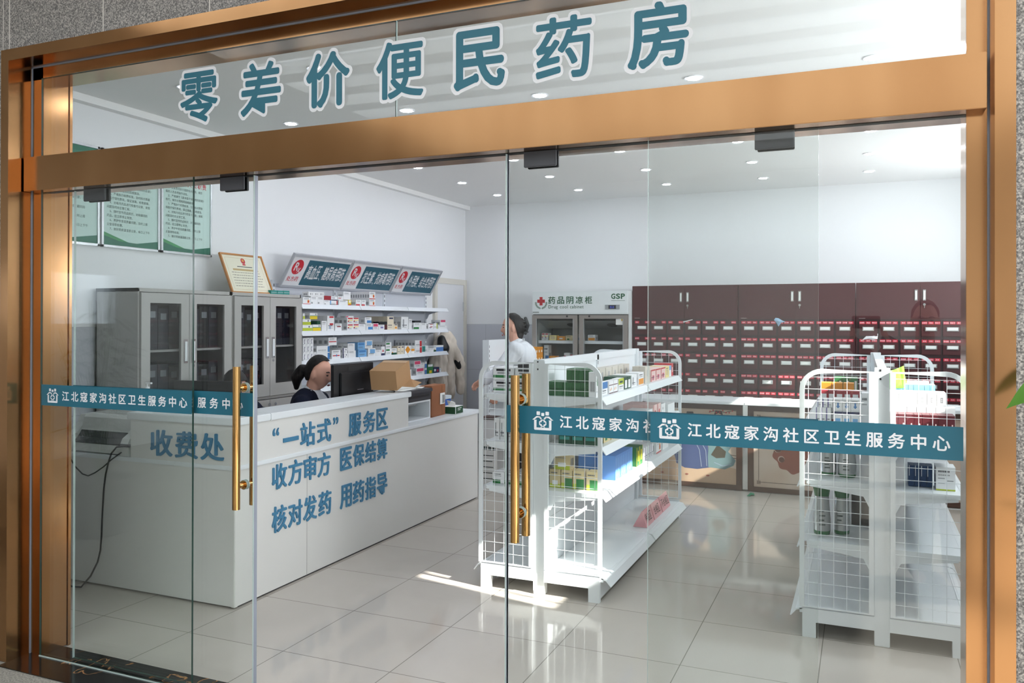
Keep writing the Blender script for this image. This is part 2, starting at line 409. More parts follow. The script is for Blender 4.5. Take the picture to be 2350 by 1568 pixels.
# ================================================================== SHOPFRONT
JX0, JX1, JZ = -3.665, .335, 2.808
IX0, IX1, IZ = -3.590, .277, 2.745
fr = thing('shopfront_frame', 'polished bronze gold metal frame around the whole glass shopfront', 'door frame', (0, 0, 0), kind='structure')
def jamb(xo, xj, xi):
    b = MB(); b.box(xo, xj, GY-.012, 2.86, 0.004, JZ, m_gold)
    b.box(xj, xi, 2.722, 2.86, 0.004, JZ, m_gold, .002)
    lo, hi = sorted((xj, xj+(xi-xj)*.06)); b.box(lo, hi, 2.716, 2.722, .004, JZ, m_strip)
    return b
jamb(OX0, JX0, IX0).build('jamb', fr); jamb(OX1, JX1, IX1).build('jamb', fr)
# inner return of the left jamb that shows through the glass
b = MB(); b.box(JX0, IX0+.006, 2.86, 2.875, .0, JZ, m_gold); b.build('jamb_return', fr)
b = MB(); b.box(OX0, OX1, GY-.012, 2.86, JZ, OZ, m_gold); b.box(JX0, JX1, 2.722, 2.86, IZ, JZ, m_gold)
b.box(JX0, JX1, 2.716, 2.722, JZ-.006, JZ, m_strip); b.build('head', fr)
b = MB(); b.box(-3.657, .325, 2.672, 2.86, 2.207, 2.367, m_gold, .0015)
b.box(-3.59, .277, 2.735, 2.768, 2.2055, 2.207, m_dark)  # dark strip painted in for the shade inside the track slot
b.build('transom_beam', fr)
def pane(x0, x1, y0, y1, z0, z1, left=m_gedge, right=m_gedge):
    b = MB(); v = [(x0,y0,z0),(x1,y0,z0),(x1,y1,z0),(x0,y1,z0),(x0,y0,z1),(x1,y0,z1),(x1,y1,z1),(x0,y1,z1)]
    b.add(v, [(0,1,5,4),(2,3,7,6)], m_glass); b.add(v, [(3,2,1,0),(4,5,6,7)], m_gedge); b.add(v, [(1,2,6,5)], right); b.add(v, [(3,0,4,7)], left)
    return b
R3, U3 = (1, 0, 0), (0, 0, 1)
def logo(b, ox, oy, oz, w, h, m=m_vwhite):
    """house with two roofs, three heads and a clinic cross in a diamond"""
    sx, sz = w/100, h/84
    def q(*p): return [(x*sx, z*sz) for x, z in p]
    o = (ox, oy, oz); k = .0006
    def rr(cx, cz, s, r=2.5):
        pts = []
        for a0, dx, dz in ((0, 1, 1), (90, -1, 1), (180, -1, -1), (270, 1, -1)):
            for t in range(0, 91, 30): pts.append((cx+dx*(s-r)+r*math.cos(math.radians(a0+t)), cz+dz*(s-r)+r*math.sin(math.radians(a0+t))))
        return q(*pts)
    for cx, cz, s in ((29, 75, 8.2), (50, 70, 7), (71, 75, 8.2)): b.poly(o, R3, U3, rr(cx, cz, s), m, k)
    P = lambda *p: b.poly(o, R3, U3, q(*p), m, k)
    P((0, 45), (20, 62), (36, 62), (34, 55), (23, 55), (10, 45)); P((36, 62), (46, 52), (41, 47), (30, 58))
    P((100, 45), (80, 62), (64, 62), (66, 55), (77, 55), (90, 45)); P((64, 62), (54, 52), (59, 47), (70, 58))
    P((10, 45), (23, 45), (20.5, 42), (20.5, 10), (9, 4), (9, 42)); P((90, 45), (77, 45), (79.5, 42), (79.5, 10), (91, 4), (91, 42))
    P((20.5, 11), (79.5, 11), (91, 4), (88, 0), (12, 0), (9, 4)); P((40, 11), (47, 11), (40, 15)); P((53, 11), (60, 11), (60, 15))
    # diamond ring
    out = [(43, 47), (57, 47), (61, 42), (67, 38), (67, 24), (61, 20), (57, 15), (43, 15), (39, 20), (33, 24), (33, 38), (39, 42)]
    inn = [(45.5, 42.5), (54.5, 42.5), (54.5, 35.5), (62, 35.5), (62, 26.5), (54.5, 26.5), (54.5, 19.5), (45.5, 19.5), (45.5, 26.5), (38, 26.5), (38, 35.5), (45.5, 35.5)]
    for i in range(12):
        j = (i+1) % 12; P(out[i], inn[i], inn[j], out[j])
BT = '江北寇家沟社区卫生服务中心'
def band(x0, x1, y, logo_x, first_x, last_x, parent):
    b = MB(); b.box(x0, x1, y-.0008, y, 1.194, 1.2925, m_teal); bb = b.build('safety_band', parent); bb['label'] = 'teal sticker band with white lettering'
    t = MB(); logo(t, logo_x, y-.0008, 1.2085, .081, .067)
    for i, ch in enumerate(BT):
        cx = first_x+(last_x-first_x)*i/12
        if x0 < cx < x1: put(t, ch, (0, y-.0008, 1.2425), R3, U3, cx, 0, .0485, .0485, m_vwhite, .0006, .016, .035, em=True)
    l = t.build('band_lettering', bb); l['label'] = 'white clinic name and house emblem'
    return bb
def clamp(x0, x1, parent):
    b = MB(); b.box(x0, x1, 2.733, 2.745, 2.15, 2.207, mat('clamp_grey', (72, 72, 78), .45), .002); b.box(x0+.006, x1, 2.757, 2.77, 2.148, 2.207, m_black, .002)
    b.build('hanger_clamp', parent)
m_brass = mat('polished_brass', (200, 156, 98), .09, 1)
def handle(x, parent, dx=.014):
    for ys in (-1, 1):
        b = MB(); yc = 2.751+ys*.052
        b.cyl((x, yc, .81), (x, yc, 1.405), .016, m_brass, 20)
        for z in (.905, 1.315): b.cyl((x, 2.751+ys*.006, z), (x, yc, z), .0105, m_brass, 14); b.cyl((x, 2.751+ys*.006, z), (x, 2.751+ys*.011, z), .0185, m_brass, 18)
        h = b.build('pull_handle', parent); h['label'] = 'round brass pull handle'
    b = MB()
    for z in (.905, 1.315):
        b.cyl((x, 2.7435, z), (x, 2.7455, z), .021, m_gedge2, 18); b.cyl((x, 2.7565, z), (x, 2.7585, z), .021, m_gedge2, 18)
    b.build('handle_gasket', parent)
# fixed side panes
for x0, x1, nm, lab, lg, f, l in ((-3.590, -2.650, 'window_1', 'fixed glass pane at the left of the shopfront with teal sticker band', -3.545, -3.418, -2.7),
                              (-.662, .277, 'window_2', 'fixed glass pane at the right of the shopfront with complete white clinic name', -.629, -.505, .213)):
    w_ = thing(nm, lab, 'window', (0, 0, 0), kind='structure')
    pane(x0, x1, 2.712, 2.722, .006, 2.21, m_gedge2 if x0 > -1 else m_gedge, m_gedge).build('glass_panel', w_)
    b = MB(); b.box(x0, x1, 2.709, 2.7125, .004, .009, m_gedge2); b.build('sealant_line', w_)
    band(x0+.01, x1-(.007 if x0 > -1 else .001), 2.7115, lg, f, l, w_)
# sliding doors (stand partly open)
for x0, x1, nm, lab, lg, f, l, hx, cl in ((-3.410, -2.346, 'door_1', 'left sliding glass door pulled open behind the left fixed pane', -3.36, -3.232, -2.425, -2.397, ((-3.335, -3.2), (-2.522, -2.395))),
                              (-1.189, -.127, 'door_2', 'right sliding glass door pulled open behind the right fixed pane', -1.09, -.962, -.24, -1.138, ((-1.121, -.998), (-.319, -.199)))):
    d_ = thing(nm, lab, 'door', (0, 0, 0), kind='structure')
    pane(x0, x1, 2.745, 2.757, .012, 2.21, m_gedge2, m_gedge2).build('glass_panel', d_)
    band(x0, x1, 2.7445, lg, f, l, d_)
    handle(hx, d_)
    for c in cl: clamp(*c, d_)
    b = MB(); s = x1 if x0 < -2 else x0-.006
    b.box(s, s+.006, 2.742, 2.760, .012, 2.207, m_strip); b.box(s+.001, s+.005, 2.738, 2.742, .012, 2.207, m_gedge2); b.build('edge_seal', d_)
# transom glass and title
tw = thing('window_3', 'wide transom glass over the doors carrying the shop title', 'window', (0, 0, 0), kind='structure')
pane(-3.59, -1.643, 2.712, 2.722, 2.36, IZ+.002).build('glass_panel', tw); pane(-1.640, .277, 2.712, 2.722, 2.36, IZ+.002, m_gedge2).build('glass_panel', tw)
tt = thing('title_lettering', 'big teal Chinese shop title with white outline stuck on the transom glass', 'sign', (0, 2.7115, 2.556))
for ch, cx in zip('零差价便民药房', (-2.6175, -2.286, -1.9535, -1.624, -1.2885, -.9625, -.6285)):
    b = MB()
    er = .012 if ch in '零差药便' else .026
    put(b, ch, (0, 2.7115, 2.556), R3, U3, cx, 0, .234, .246, m_vwhite, .0003, er, er+.062)
    put(b, ch, (0, 2.7115, 2.556), R3, U3, cx, 0, .207, .219, mat('title_teal', (38, 108, 128), .4), .0012, er, er+(.02 if er < .02 else .026))
    b.build('title_character', tt)
# ================================================================== FURNITURE
ORD = ['first', 'second', 'third', 'fourth', 'fifth', 'sixth', 'seventh', 'eighth', 'ninth', 'tenth', 'eleventh', 'twelfth', 'thirteenth', 'fourteenth', 'fifteenth', 'sixteenth', 'seventeenth', 'eighteenth']
XR, YR, ZU = (1, 0, 0), (0, 1, 0), (0, 0, 1)
# ---- service counter
m_ctext = mat('blue_raised_letters', (70, 130, 166), .45)
m_seam = mat('panel_seam_grey', (150, 148, 144), .6)  # grey line drawn along panel joints
ct = thing('service_counter', 'long white L-shaped service counter with blue raised Chinese lettering', 'counter', (-3.19, 3.58, 0))
b = MB()
b.box(-3.40, -3.19, 3.60, 6.70, .01, .764, m_lam); b.box(-3.60, -3.40, 6.30, 6.70, .01, .764, m_lam); b.box(-4.86, -3.21, 3.58, 3.96, .01, .764, m_lam); b.box(-3.38, -3.2, 3.62, 6.68, 0, .01, m_dark); b.box(-4.84, -3.24, 3.61, 3.95, 0, .012, m_dark)
b.box(-3.19, -3.1895, 4.2215, 4.2245, .012, .764, m_seam)
b.build('base_cabinet', ct)
b = MB()   # raised front and corner post
b.box(-3.40, -3.19, 3.58, 5.467, .788, 1.014, m_lam); b.box(-3.97, -3.40, 3.58, 3.8, .788, 1.014, m_lam); b.box(-3.215, -3.186, 3.576, 3.606, .008, 1.014, m_lam, .003)
b.build('raised_front', ct)
b = MB(); b.box(-3.985, -3.172, 3.562, 3.86, 1.014, 1.055, m_white, .004); b.box(-3.43, -3.172, 3.86, 5.485, 1.014, 1.055, m_white, .004); b.build('raised_top', ct)
b = MB(); b.box(-3.62, -3.178, 3.572, 6.797, .764, .788, m_white, .003); b.box(-4.87, -3.62, 3.572, 4.06, .764, .788, m_white, .003); b.build('work_surface', ct)
def crow(s, ys, zc, w, h, name):
    b = MB()
    for ch, y in zip(s, ys):
        q = ch in '“”'
        if ch == '一': put(b, ch, (-3.19, 0, 0), YR, ZU, y, zc-.01, w*.98, .025, m_ctext, .008, 0, 0, depth=.008); continue
        put(b, ch, (-3.19, 0, 0), YR, ZU, y, zc+(.05 if q else 0), w*(.36 if q else 1), h*(.3 if q else 1), m_ctext, .008, 0 if q else .018, 0 if q else .033, depth=.008)
    o = b.build(name, ct); o['label'] = 'blue raised Chinese characters'
crow('“一站式”服务区', (3.92, 4.06, 4.225, 4.395, 4.52, 4.745, 4.92, 5.09), .888, .145, .152, 'lettering_row')
crow('收方审方医保结算', (3.955, 4.105, 4.25, 4.395, 4.64, 4.79, 4.94, 5.09), .672, .132, .15, 'lettering_row')
crow('核对发药用药指导', (3.955, 4.105, 4.25, 4.405, 4.64, 4.79, 4.94, 5.09), .42, .132, .155, 'lettering_row')
b = MB()
for ch, x in zip('收费处', (-3.726, -3.537, -3.347)): put(b, ch, (0, 3.58, 0), XR, ZU, x, .888, .165, .152, m_ctext, .008, .018, .033, depth=.008)
o = b.build('lettering_row', ct); o['label'] = 'blue raised cashier sign on the short side'
# ---- display gondolas
m_gond = mat('gondola_white', (232, 237, 240), .3)
m_slot = mat('slot_black', (40, 42, 46), .6)
def gondola(loc, label, levels):
    g = thing('display_gondola', label, 'display shelf', loc, group='white wire ended gondola shelves')
    L = 2.2; H = 1.37
    def B(): return MB()
    def fin(b, n): return b.build(n, g, org=(0, 0, 0))
    for y in (0, L-.05):
        b = B(); b.box(-.035, .035, y, y+.05, 0, H, m_gond, .003)
        if y == 0:
            b.box(-.035, .035, -.001, 0, .02, H-.01, m_gond)
            for z in (H-.012, H-.055): b.box(-.012, -.004, -.002, 0, z-.005, z+.005, m_slot)
        fin(b, 'end_post')
    b = B(); b.box(-.02, .02, L/2-.02, L/2+.02, .02, H-.01, m_gond)
    for s in (-1, 1):
        for i in range(22): b.box(s*.0205, s*.021, L/2-.006, L/2+.002, .2+i*.052, .228+i*.052, m_slot)
    fin(b, 'middle_upright')
    b = B(); b.box(-.012, .012, .05, L-.05, .11, H-.03, m_gond); b.box(-.02, .02, .05, L-.05, H-.045, H, m_gond)
    for z in (.42, .72, 1.02): b.box(-.0125, .0125, .05, L-.05, z, z+.0015, m_seam)
    fin(b, 'back_panel')
    for s in (-1, 1):
        for y in (-.01, L-.02):
            b = B(); b.prism([(s*.035, .078), (s*.305, .078), (s*.305, 0), (s*.37, 0), (s*.37, .146), (s*.035, .146)], 'y', y, y+.03, m_gond); fin(b, 'base_leg')
        for y0, y1 in ((.02, L/2-.012), (L/2+.012, L-.02)):
            b = B(); b.box(s*.345, s*.362, y0, y1, .012, .104, m_gond); fin(b, 'kick_plate')
            b = B(); b.box(s*.014, s*.385, y0, y1, .112, .134, m_gond); b.prism([(s*.372, .136), (s*.405, .128), (s*.432, .092), (s*.428, .089), (s*.40, .122), (s*.372, .128)], 'y', y0, y1, m_gond); fin(b, 'bottom_deck')
        b = B()   # joint between the two bays of the deck
        b.box(s*.345, s*.362, L/2-.012, L/2+.012, .012, .125, m_gond); b.box(s*.014, s*.39, L/2-.012, L/2+.012, .105, .131, m_gond); fin(b, 'deck_joint')
        for z in levels[0 if s > 0 else 1]:
            for y0, y1 in ((.03, L/2-.006), (L/2+.006, L-.03)):
                b = B(); b.box(s*.014, s*.352, y0, y1, z-.022, z, m_gond)
                sh = fin(b, 'shelf')
                b = B(); b.prism([(s*.352, z+.001), (s*.368, z+.001), (s*.40, z-.038), (s*.396, z-.041), (s*.366, z-.005), (s*.352, z-.005)], 'y', y0, y1, m_gond); q = b.build('price_rail', sh, org=(0, 0, 0))
                for y in (y0+.002, y1-.005):
                    b = B(); b.prism([(s*.02, z-.022), (s*.335, z-.022), (s*.335, z-.034), (s*.20, z-.05), (s*.085, z-.066), (s*.06, z-.115), (s*.02, z-.115)], 'y', y, y+.003, m_gond); b.build('bracket', sh, org=(0, 0, 0))
    for s in (-1, 1):
        for y in (-.012, L-.004):
            b = B(); x0, x1, z0, z1, r = .048, .372, .155, 1.347, .095
            P = [(s*x0, y+.008, z0), (s*x0, y+.008, z1)]+[(s*(x1-r+r*math.cos(a)), y+.008, z1-r+r*math.sin(a)) for a in [PI/2-PI/2*i/7 for i in range(8)]]+[(s*x1, y+.008, z0)]
            b.flatbar(P, XR, ZU, .024, .016, m_gond, close=True)
            e = fin(b, 'end_frame')
            b = B(); x = x0+.052
            while x < x1-.02:
                zt = z1 if x < x1-r else z1-r+math.sqrt(max(r*r-(x-x1+r)**2, 0))
                b.cyl((s*x, y+.008, z0), (s*x, y+.008, zt), .0014, m_gond, 5); x += .0605
            z = z0+.061
            while z < z1-.02:
                xe = x1 if z < z1-r else x1-r+math.sqrt(max(r*r-(z-z1+r)**2, 0))
                b.cyl((s*x0, y+.006, z), (s*xe, y+.006, z), .0014, m_gond, 5); z += .0612
            b.build('wire_mesh', e, org=(0, 0, 0))
    return g
G1, G2 = (-1.737, 4.48, 0), (.09, 4.43, 0)
LV1 = ((1.157, .872, .606), (1.157, .872, .606)); LV2 = ((1.025, .765, .475), (1.06, .79, .48))
gondola(G1, 'white gondola shelf near the service counter with its bottom deck in sunlight', LV1)
gondola(G2, 'white gondola shelf at the right behind the complete clinic name band', LV2)
# ---- single sided shelf by the refrigerator
U3X = -3.76
g = thing('wall_gondola', 'single-sided white shelf between the coat and the refrigerator', 'display shelf', (U3X, 8.1, 0))
for y in (8.1, 9.1):
    b = MB(); b.box(U3X-.04, U3X+.035, y, y+.035, 0, 1.385, m_gond); [b.box(U3X+.035, U3X+.0355, y+.012, y+.02, .2+i*.05, .228+i*.05, m_slot) for i in range(23)]
    b.build('upright', g)
b = MB(); b.box(U3X-.03, U3X+.01, 8.135, 9.1, .1, 1.385, m_gond); b.build('back_panel', g)
for z in (1.02, .74, .46): b = MB(); b.box(U3X+.01, U3X+.33, 8.12, 9.12, z-.02, z, m_gond); b.prism([(U3X+.33, z), (U3X+.345, z), (U3X+.37, z-.035), (U3X+.33, z-.01)], 'y', 8.12, 9.12, m_gond); b.build('shelf', g)
b = MB(); b.box(U3X+.01, U3X+.38, 8.11, 9.13, .0, .13, m_gond); b.build('base', g)
# ---- wall shelving behind the counter
m_shelf = mat('shelf_white', (226, 230, 234), .35)
m_panel = mat('shelf_back_grey', (206, 209, 216), .4)
YB = (5.935, 6.862, 7.789, 8.722); ZS = (1.742, 1.500, 1.234, .985)
ws = thing('wall_shelving', 'white four-level wall shelving full of medicine boxes behind the counter', 'shelving', (-4.87, 5.935, 0))
for y in YB:
    b = MB(); b.box(-4.878, -4.85, y-.018, y+.018, .02, 1.96, m_shelf)
    for i in range(32): b.box(-4.85, -4.8495, y-.005, y+.005, .35+i*.05, .376+i*.05, m_slot)
    b.build('upright', ws)
for i in range(3):
    b = MB(); b.box(-4.878, -4.862, YB[i]+.018, YB[i+1]-.018, .3, 1.93, m_panel)
    for z in (.9, 1.17, 1.44, 1.7): b.box(-4.862, -4.8615, YB[i]+.018, YB[i+1]-.018, z, z+.002, m_seam)
    b.build('back_panel', ws)
    for z in ZS:
        b = MB(); b.box(-4.86, -4.575, YB[i]+.004, YB[i+1]-.004, z-.02, z, m_shelf)
        sh = b.build('shelf', ws)
        b = MB(); b.prism([(-4.575, z+.001), (-4.562, z+.001), (-4.535, z-.04), (-4.539, z-.043), (-4.575, z-.012)], 'y', YB[i]+.004, YB[i+1]-.004, m_shelf); b.build('price_rail', sh)
        b = MB(); b.prism([(-4.85, z-.02), (-4.60, z-.02), (-4.6, z-.03), (-4.72, z-.05), (-4.80, z-.075), (-4.825, z-.125), (-4.85, z-.125)], 'y', YB[i+1]-.014, YB[i+1]-.009, m_panel); b.build('bracket', sh)
# ---- slanted category signs on top of the shelving
m_signgrey = mat('sign_frame_grey', (186, 188, 194), .4, .2); m_signwhite = mat('sign_white', (226, 226, 228), .35); m_signteal = mat('sign_teal', (38, 92, 110), .35); m_red = mat('sign_red', (196, 32, 48), .4)
su = Vector((.17, 0, .29)).normalized(); sn = Vector(YR).cross(su); SH = .336
for i, s in enumerate(('高血压、糖尿病用药', '抗生素、抗病毒用药', '外用类、综合类用药')):
    y0, y1 = YB[i]+.004, YB[i+1]-.004; o = Vector((-4.79, y0, 1.90)); Wd = y1-y0
    t = thing('category_sign', 'slanted prescription drug sign, ' + ('first from the steel cabinet end' if i == 0 else 'second and middle one of three' if i == 1 else 'third one nearest the door'), 'sign', (-4.79, y0, 1.9), group='slanted teal signs over the wall shelving')
    b = MB(); P = [o+su*0, o+su*SH]; k = sn*.02
    def slab(b, x0, x1, v0, v1, d0, d1, m):
        q = [o+Vector(YR)*x+su*v+sn*d for d in (d0, d1) for x, v in ((x0, v0), (x1, v0), (x1, v1), (x0, v1))]
        b.add(q, [(3, 2, 1, 0), (4, 5, 6, 7), (0, 1, 5, 4), (1, 2, 6, 5), (2, 3, 7, 6), (3, 0, 4, 7)], m)
    slab(b, 0, Wd, 0, SH, -.02, -.004, m_signgrey)
    slab(b, 0, Wd, SH-.025, SH, -.004, .006, m_signgrey); slab(b, 0, Wd, 0, .018, -.004, .006, m_signgrey); slab(b, 0, .012, .018, SH-.025, -.004, .006, m_signgrey); slab(b, Wd-.012, Wd, .018, SH-.025, -.004, .006, m_signgrey)
    b.build('sign_frame', t)
    b = MB(); oo = o+sn*-.0035
    b.rect(oo, YR, su, .012, Wd-.012, .018, SH-.025, m_signwhite); b.rect(oo, YR, su, .25, Wd-.02, .026, SH-.05, m_signteal, .0008)
    b.disc(oo, YR, su, .125, .205, .075, m_red, .0008)
    put(b, 'R', oo, YR, su, .112, .21, .058, .085, m_signwhite, .0016, 0, .02); put(b, 'x', oo, YR, su, .158, .175, .04, .05, m_signwhite, .0016)
    for j, ch in enumerate('处方药'): put(b, ch, oo, YR, su, .07+j*.055, .085, .05, .05, m_red, .0008, .005, .018)
    x = .315
    for ch in s:
        if ch == '、': put(b, ch, oo, YR, su, x-.012, .10, .02, .03, m_signwhite, .0016); x += .05; continue
        put(b, ch, oo, YR, su, x, .165, .062, .145, m_signwhite, .0016, .005, .02); x += .067
    b.build('sign_face', t)
b = MB()   # side bracket that holds the signs
# ---- grey steel cabinets
m_cab = mat('steel_cabinet_grey', (176, 174, 170), .38); m_cabin = mat('cabinet_inside_shade', (52, 52, 56), .6)  # inside coloured darker than the carcass, painting in the shade behind the glass
m_cglass = glassmat('cabinet_glass', (.80, .81, .82), 1.5)
CB = []
for ci, (y0, y1, lab) in enumerate(((4.085, 4.965, 'grey steel file cabinet at the left, below the framed posters'), (4.975, 5.825, 'grey steel file cabinet with the framed certificate standing on it'))):
    t = thing('steel_cabinet', lab, 'cabinet', (-4.45, y0, 0), group='grey steel file cabinets'); X0, X1 = -4.86, -4.47
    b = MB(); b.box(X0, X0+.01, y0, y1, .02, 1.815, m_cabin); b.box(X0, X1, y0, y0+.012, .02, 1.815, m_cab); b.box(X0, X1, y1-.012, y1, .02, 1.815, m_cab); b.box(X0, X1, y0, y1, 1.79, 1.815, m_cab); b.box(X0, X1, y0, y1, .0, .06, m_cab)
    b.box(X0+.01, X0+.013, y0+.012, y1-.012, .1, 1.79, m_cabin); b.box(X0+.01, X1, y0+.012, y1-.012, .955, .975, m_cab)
    b.box(X0+.013, X1-.02, y0+.012, y1-.012, 1.375, 1.39, m_cab); b.build('cabinet_body', t)
    ym = (y0+y1)/2
    for a, c in ((y0+.012, ym-.002), (ym+.002, y1-.012)):
        for kind, z0, z1 in (('glass_door', .98, 1.785), ('lower_door', .065, .95)):
            b = MB()
            if kind == 'glass_door':
                wy0, wy1, wz0, wz1 = (a+.075, c-.075, 1.08, 1.715) if a < ym else (a+.07, c-.075, 1.08, 1.715)
                for A, B_, Cc, D in ((a, wy0, z0, z1), (wy1, c, z0, z1), (wy0, wy1, z0, wz0), (wy0, wy1, wz1, z1)): b.box(X1, X1+.02, A, B_, Cc, D, m_cab)
                b.add([(X1+.006, wy0, wz0), (X1+.006, wy1, wz0), (X1+.006, wy1, wz1), (X1+.006, wy0, wz1)], [(0, 1, 2, 3)], m_cglass)
            else:
                b.box(X1, X1+.02, a, c, z0, z1, m_cab)
                if a > ym: b.box(X1+.02, X1+.022, a+.07, a+.18, .80, .88, m_paper)
            d = b.build(kind, t)
            hy = c-.035 if a < ym else a+.035
            b = MB()
            if kind == 'glass_door':
                b.box(X1+.02, X1+.027, hy-.017, hy+.017, 1.29, 1.46, m_chrome); b.box(X1+.027, X1+.029, hy-.011, hy+.011, 1.305, 1.445, m_white)
                if a > ym: b.cyl((X1+.02, hy+.0, 1.27), (X1+.026, hy, 1.27), .011, m_chrome, 12)
            else: b.cyl((X1+.02, hy+.03, .91), (X1+.026, hy+.03, .91), .012, m_chrome, 12)
            b.build('door_handle' if kind == 'glass_door' else 'lock', d)
    # dark box files behind the glass
    n = 8
    for si, zb in enumerate((.976, 1.391)):
        for j in range(n):
            yy = y0+.05+j*(y1-y0-.1)/n; wd = (y1-y0-.1)/n-.006; hh = .31 if (j+si) % 3 else .29
            if ci == 1 and si == 0 and j in (5, 6, 7): continue
            q = thing('box_file', '%s dark box file from the left on the %s shelf of the %s steel cabinet' % (ORD[j], 'lower' if si == 0 else 'upper', 'left' if ci == 0 else 'right'), 'file', (-4.6, yy, zb), group='dark box files in the steel cabinets')
            b = MB(); mm = mat('box_file_navy', (24, 30, 46), .4) if (j+ci) % 3 else mat('box_file_black', (20, 22, 24), .4)
            b.box(-4.83, -4.545, yy, yy+wd, zb, zb+hh, mm); b.build('spine', q)
            b = MB(); b.box(-4.545, -4.542, yy+.02, yy+wd-.02, zb+hh*.72, zb+hh*.72+.045, mat('label_holder', (150, 155, 160), .3, .5)); b.build('label_holder', q)
# ---- herb drawer cabinets
m_herb = mat('herb_cabinet_red_brown', (70, 24, 28), .42); m_herbd = mat('herb_cabinet_gap', (44, 20, 22), .5); m_tag = mat('red_name_tag', (196, 40, 62), .5)
HERBS = ['当归', '黄芪', '甘草片', '白术', '茯苓', '川芎', '白芍', '熟地黄', '陈皮', '法半夏', '党参', '枸杞子', '黄连', '桂枝', '柴胡', '丹参', '麦冬', '杜仲', '防风', '金银花', '连翘', '山药']
DM = {}
def drawer_mesh(w, h, n, v):
    """drawer front with its name tags, local: x 0..w, y 0 (front) .. , z 0..h"""
    key = (w, h, n, v)
    if key in DM: return DM[key]
    b = MB(); b.box(0, w, -.006, .01, 0, h, m_herb, .003); rnd = random.Random(v)
    tw_ = .05; xs = (.0+.004, w-tw_-.004) if n == 2 else (.004, w/2-tw_/2, w-tw_-.004)
    for x in xs:
        b.box(x, x+tw_, -.008, -.006, h-.033, h-.005, m_tag); s = rnd.choice(HERBS); sz = .0155
        x0 = x+tw_/2-len(s)*sz/2
        text(b, s, (0, -.0083, 0), XR, ZU, x0, h-.019, sz, m_vwhite, .0002)
    o = b.build('drawer'); DM[key] = o.data; bpy.data.objects.remove(o)
    return DM[key]
hb = MB(); hb.box(-.055, .055, -.009, -.006, -.021, .021, m_chrome); hb.box(-.051, .051, -.0125, -.009, -.014, .017, mat('handle_card', (226, 228, 226), .5)); hb.box(-.055, .055, -.018, -.009, -.021, -.013, m_chrome); hb.box(-.055, .055, -.012, -.009, .014, .021, m_chrome)
for q in (-1, 1): hb.box(q*.055, q*.048, -.016, -.009, -.021, .021, m_chrome)
ho = hb.build('drawer_handle'); hmesh = ho.data; bpy.data.objects.remove(ho)
vb = MB(); vb.box(-.014, .014, -.012, -.004, -.056, .056, m_chrome); vb.box(-.008, .008, -.0135, -.012, -.045, .045, mat('handle_card', (226, 228, 226), .5)); vo = vb.build('door_handle'); vmesh = vo.data; bpy.data.objects.remove(vo)
def child(name, me, parent, loc):
    o = bpy.data.objects.new(name, me); COL.objects.link(o); o.parent = parent; o.location = loc; return o
HY_ = 9.37; HW = 1.204
for ci, lab in enumerate(('red-brown herb drawer cabinet right beside the refrigerator, two red tags on each drawer', 'middle red-brown herb drawer cabinet with a blue cloth scrap on its drawers', 'red-brown herb drawer cabinet at the right end with a white rag in its drawers')):
    x0 = -2.470+ci*HW; t = thing('herb_cabinet', lab, 'cabinet', (x0, HY_, 0), group='red-brown herb drawer cabinets')
    b = MB(); b.box(0, HW-.006, .006, .4, 0, 1.032, m_herb); b.box(0, HW-.006, .006, .4, 1.042, 2.003, m_herb); b.box(.004, HW-.01, .012, .39, 1.03, 1.044, m_herbd)
    b.box(.01, HW-.016, .0045, .006, .1, 1.02, m_herbd); b.box(.01, HW-.016, .0045, .006, 1.06, 1.62, m_herbd)
    b.box(.028, .09, -.0005, .006, 1.63, 1.674, m_paper)
    b.build('cabinet_body', t, org=(0, 0, 0))
    for k, (a, c) in enumerate(((.018, .604), (.608, HW-.024))):
        b = MB(); b.box(a, c, -.004, .006, 1.632, 1.972, m_herb, .002); d = b.build('cupboard_door', t, org=(0, 0, 0))
        child('door_handle', vmesh, d, ((c-.036) if k == 0 else (a+.036), 0, 1.868))
        if k: b = MB(); b.cyl((a+.036, -.004, 1.772), (a+.036, -.012, 1.772), .013, m_chrome, 14); b.box(a+.033, a+.039, -.014, -.012, 1.735, 1.765, m_chrome); b.build('lock', d, org=(0, 0, 0))
    for ri, zt in enumerate((1.602, 1.415, 1.228, 1.013, .826)):
        for k in range(6):
            out = .022 if ci == 2 and ri == 0 and k in (0,) else 0
            d = child('drawer', drawer_mesh(.176, .158, 2 if ci == 0 else 3, (ci*7+ri*5+k*3) % 9), t, (.03+k*.1955, -out, zt-.158))
            child('drawer_handle', hmesh, d, (.088, 0, .076))
# ---- drug refrigerator
FX0, FX1, FY = -3.66, -2.475, 9.2
m_fr = mat('fridge_white', (228, 233, 233), .3); m_frm = mat('brushed_door_frame', (168, 160, 154), .35, .6); m_frin = mat('fridge_inside', (158, 164, 160), .5)
m_green = mat('fridge_green', (18, 84, 48), .5); m_fred = mat('cross_red', (186, 32, 42), .5); m_fglass = glassmat('fridge_glass', (.88, .9, .9), 1.5)
t = thing('drug_refrigerator', 'white two-door glass-fronted drug cool cabinet with green lettering', 'refrigerator', (FX0, FY, 0))
b = MB(); b.box(FX0, FX0+.04, FY+.05, 9.84, .08, 1.945, m_fr); b.box(FX1-.04, FX1, FY+.05, 9.84, .08, 1.945, m_fr); b.box(FX0, FX1, 9.80, 9.84, .08, 1.945, m_frin); b.box(FX0+.04, FX1-.04, FY+.05, 9.8, 1.64, 1.945, m_fr); b.box(FX0, FX1, FY+.05, 9.84, .0, .12, m_fr)
b.box(FX0+.04, FX0+.045, FY+.06, 9.8, .12, 1.64, m_frin); b.box(FX1-.045, FX1-.04, FY+.06, 9.8, .12, 1.64, m_frin)
b.build('fridge_body', t)
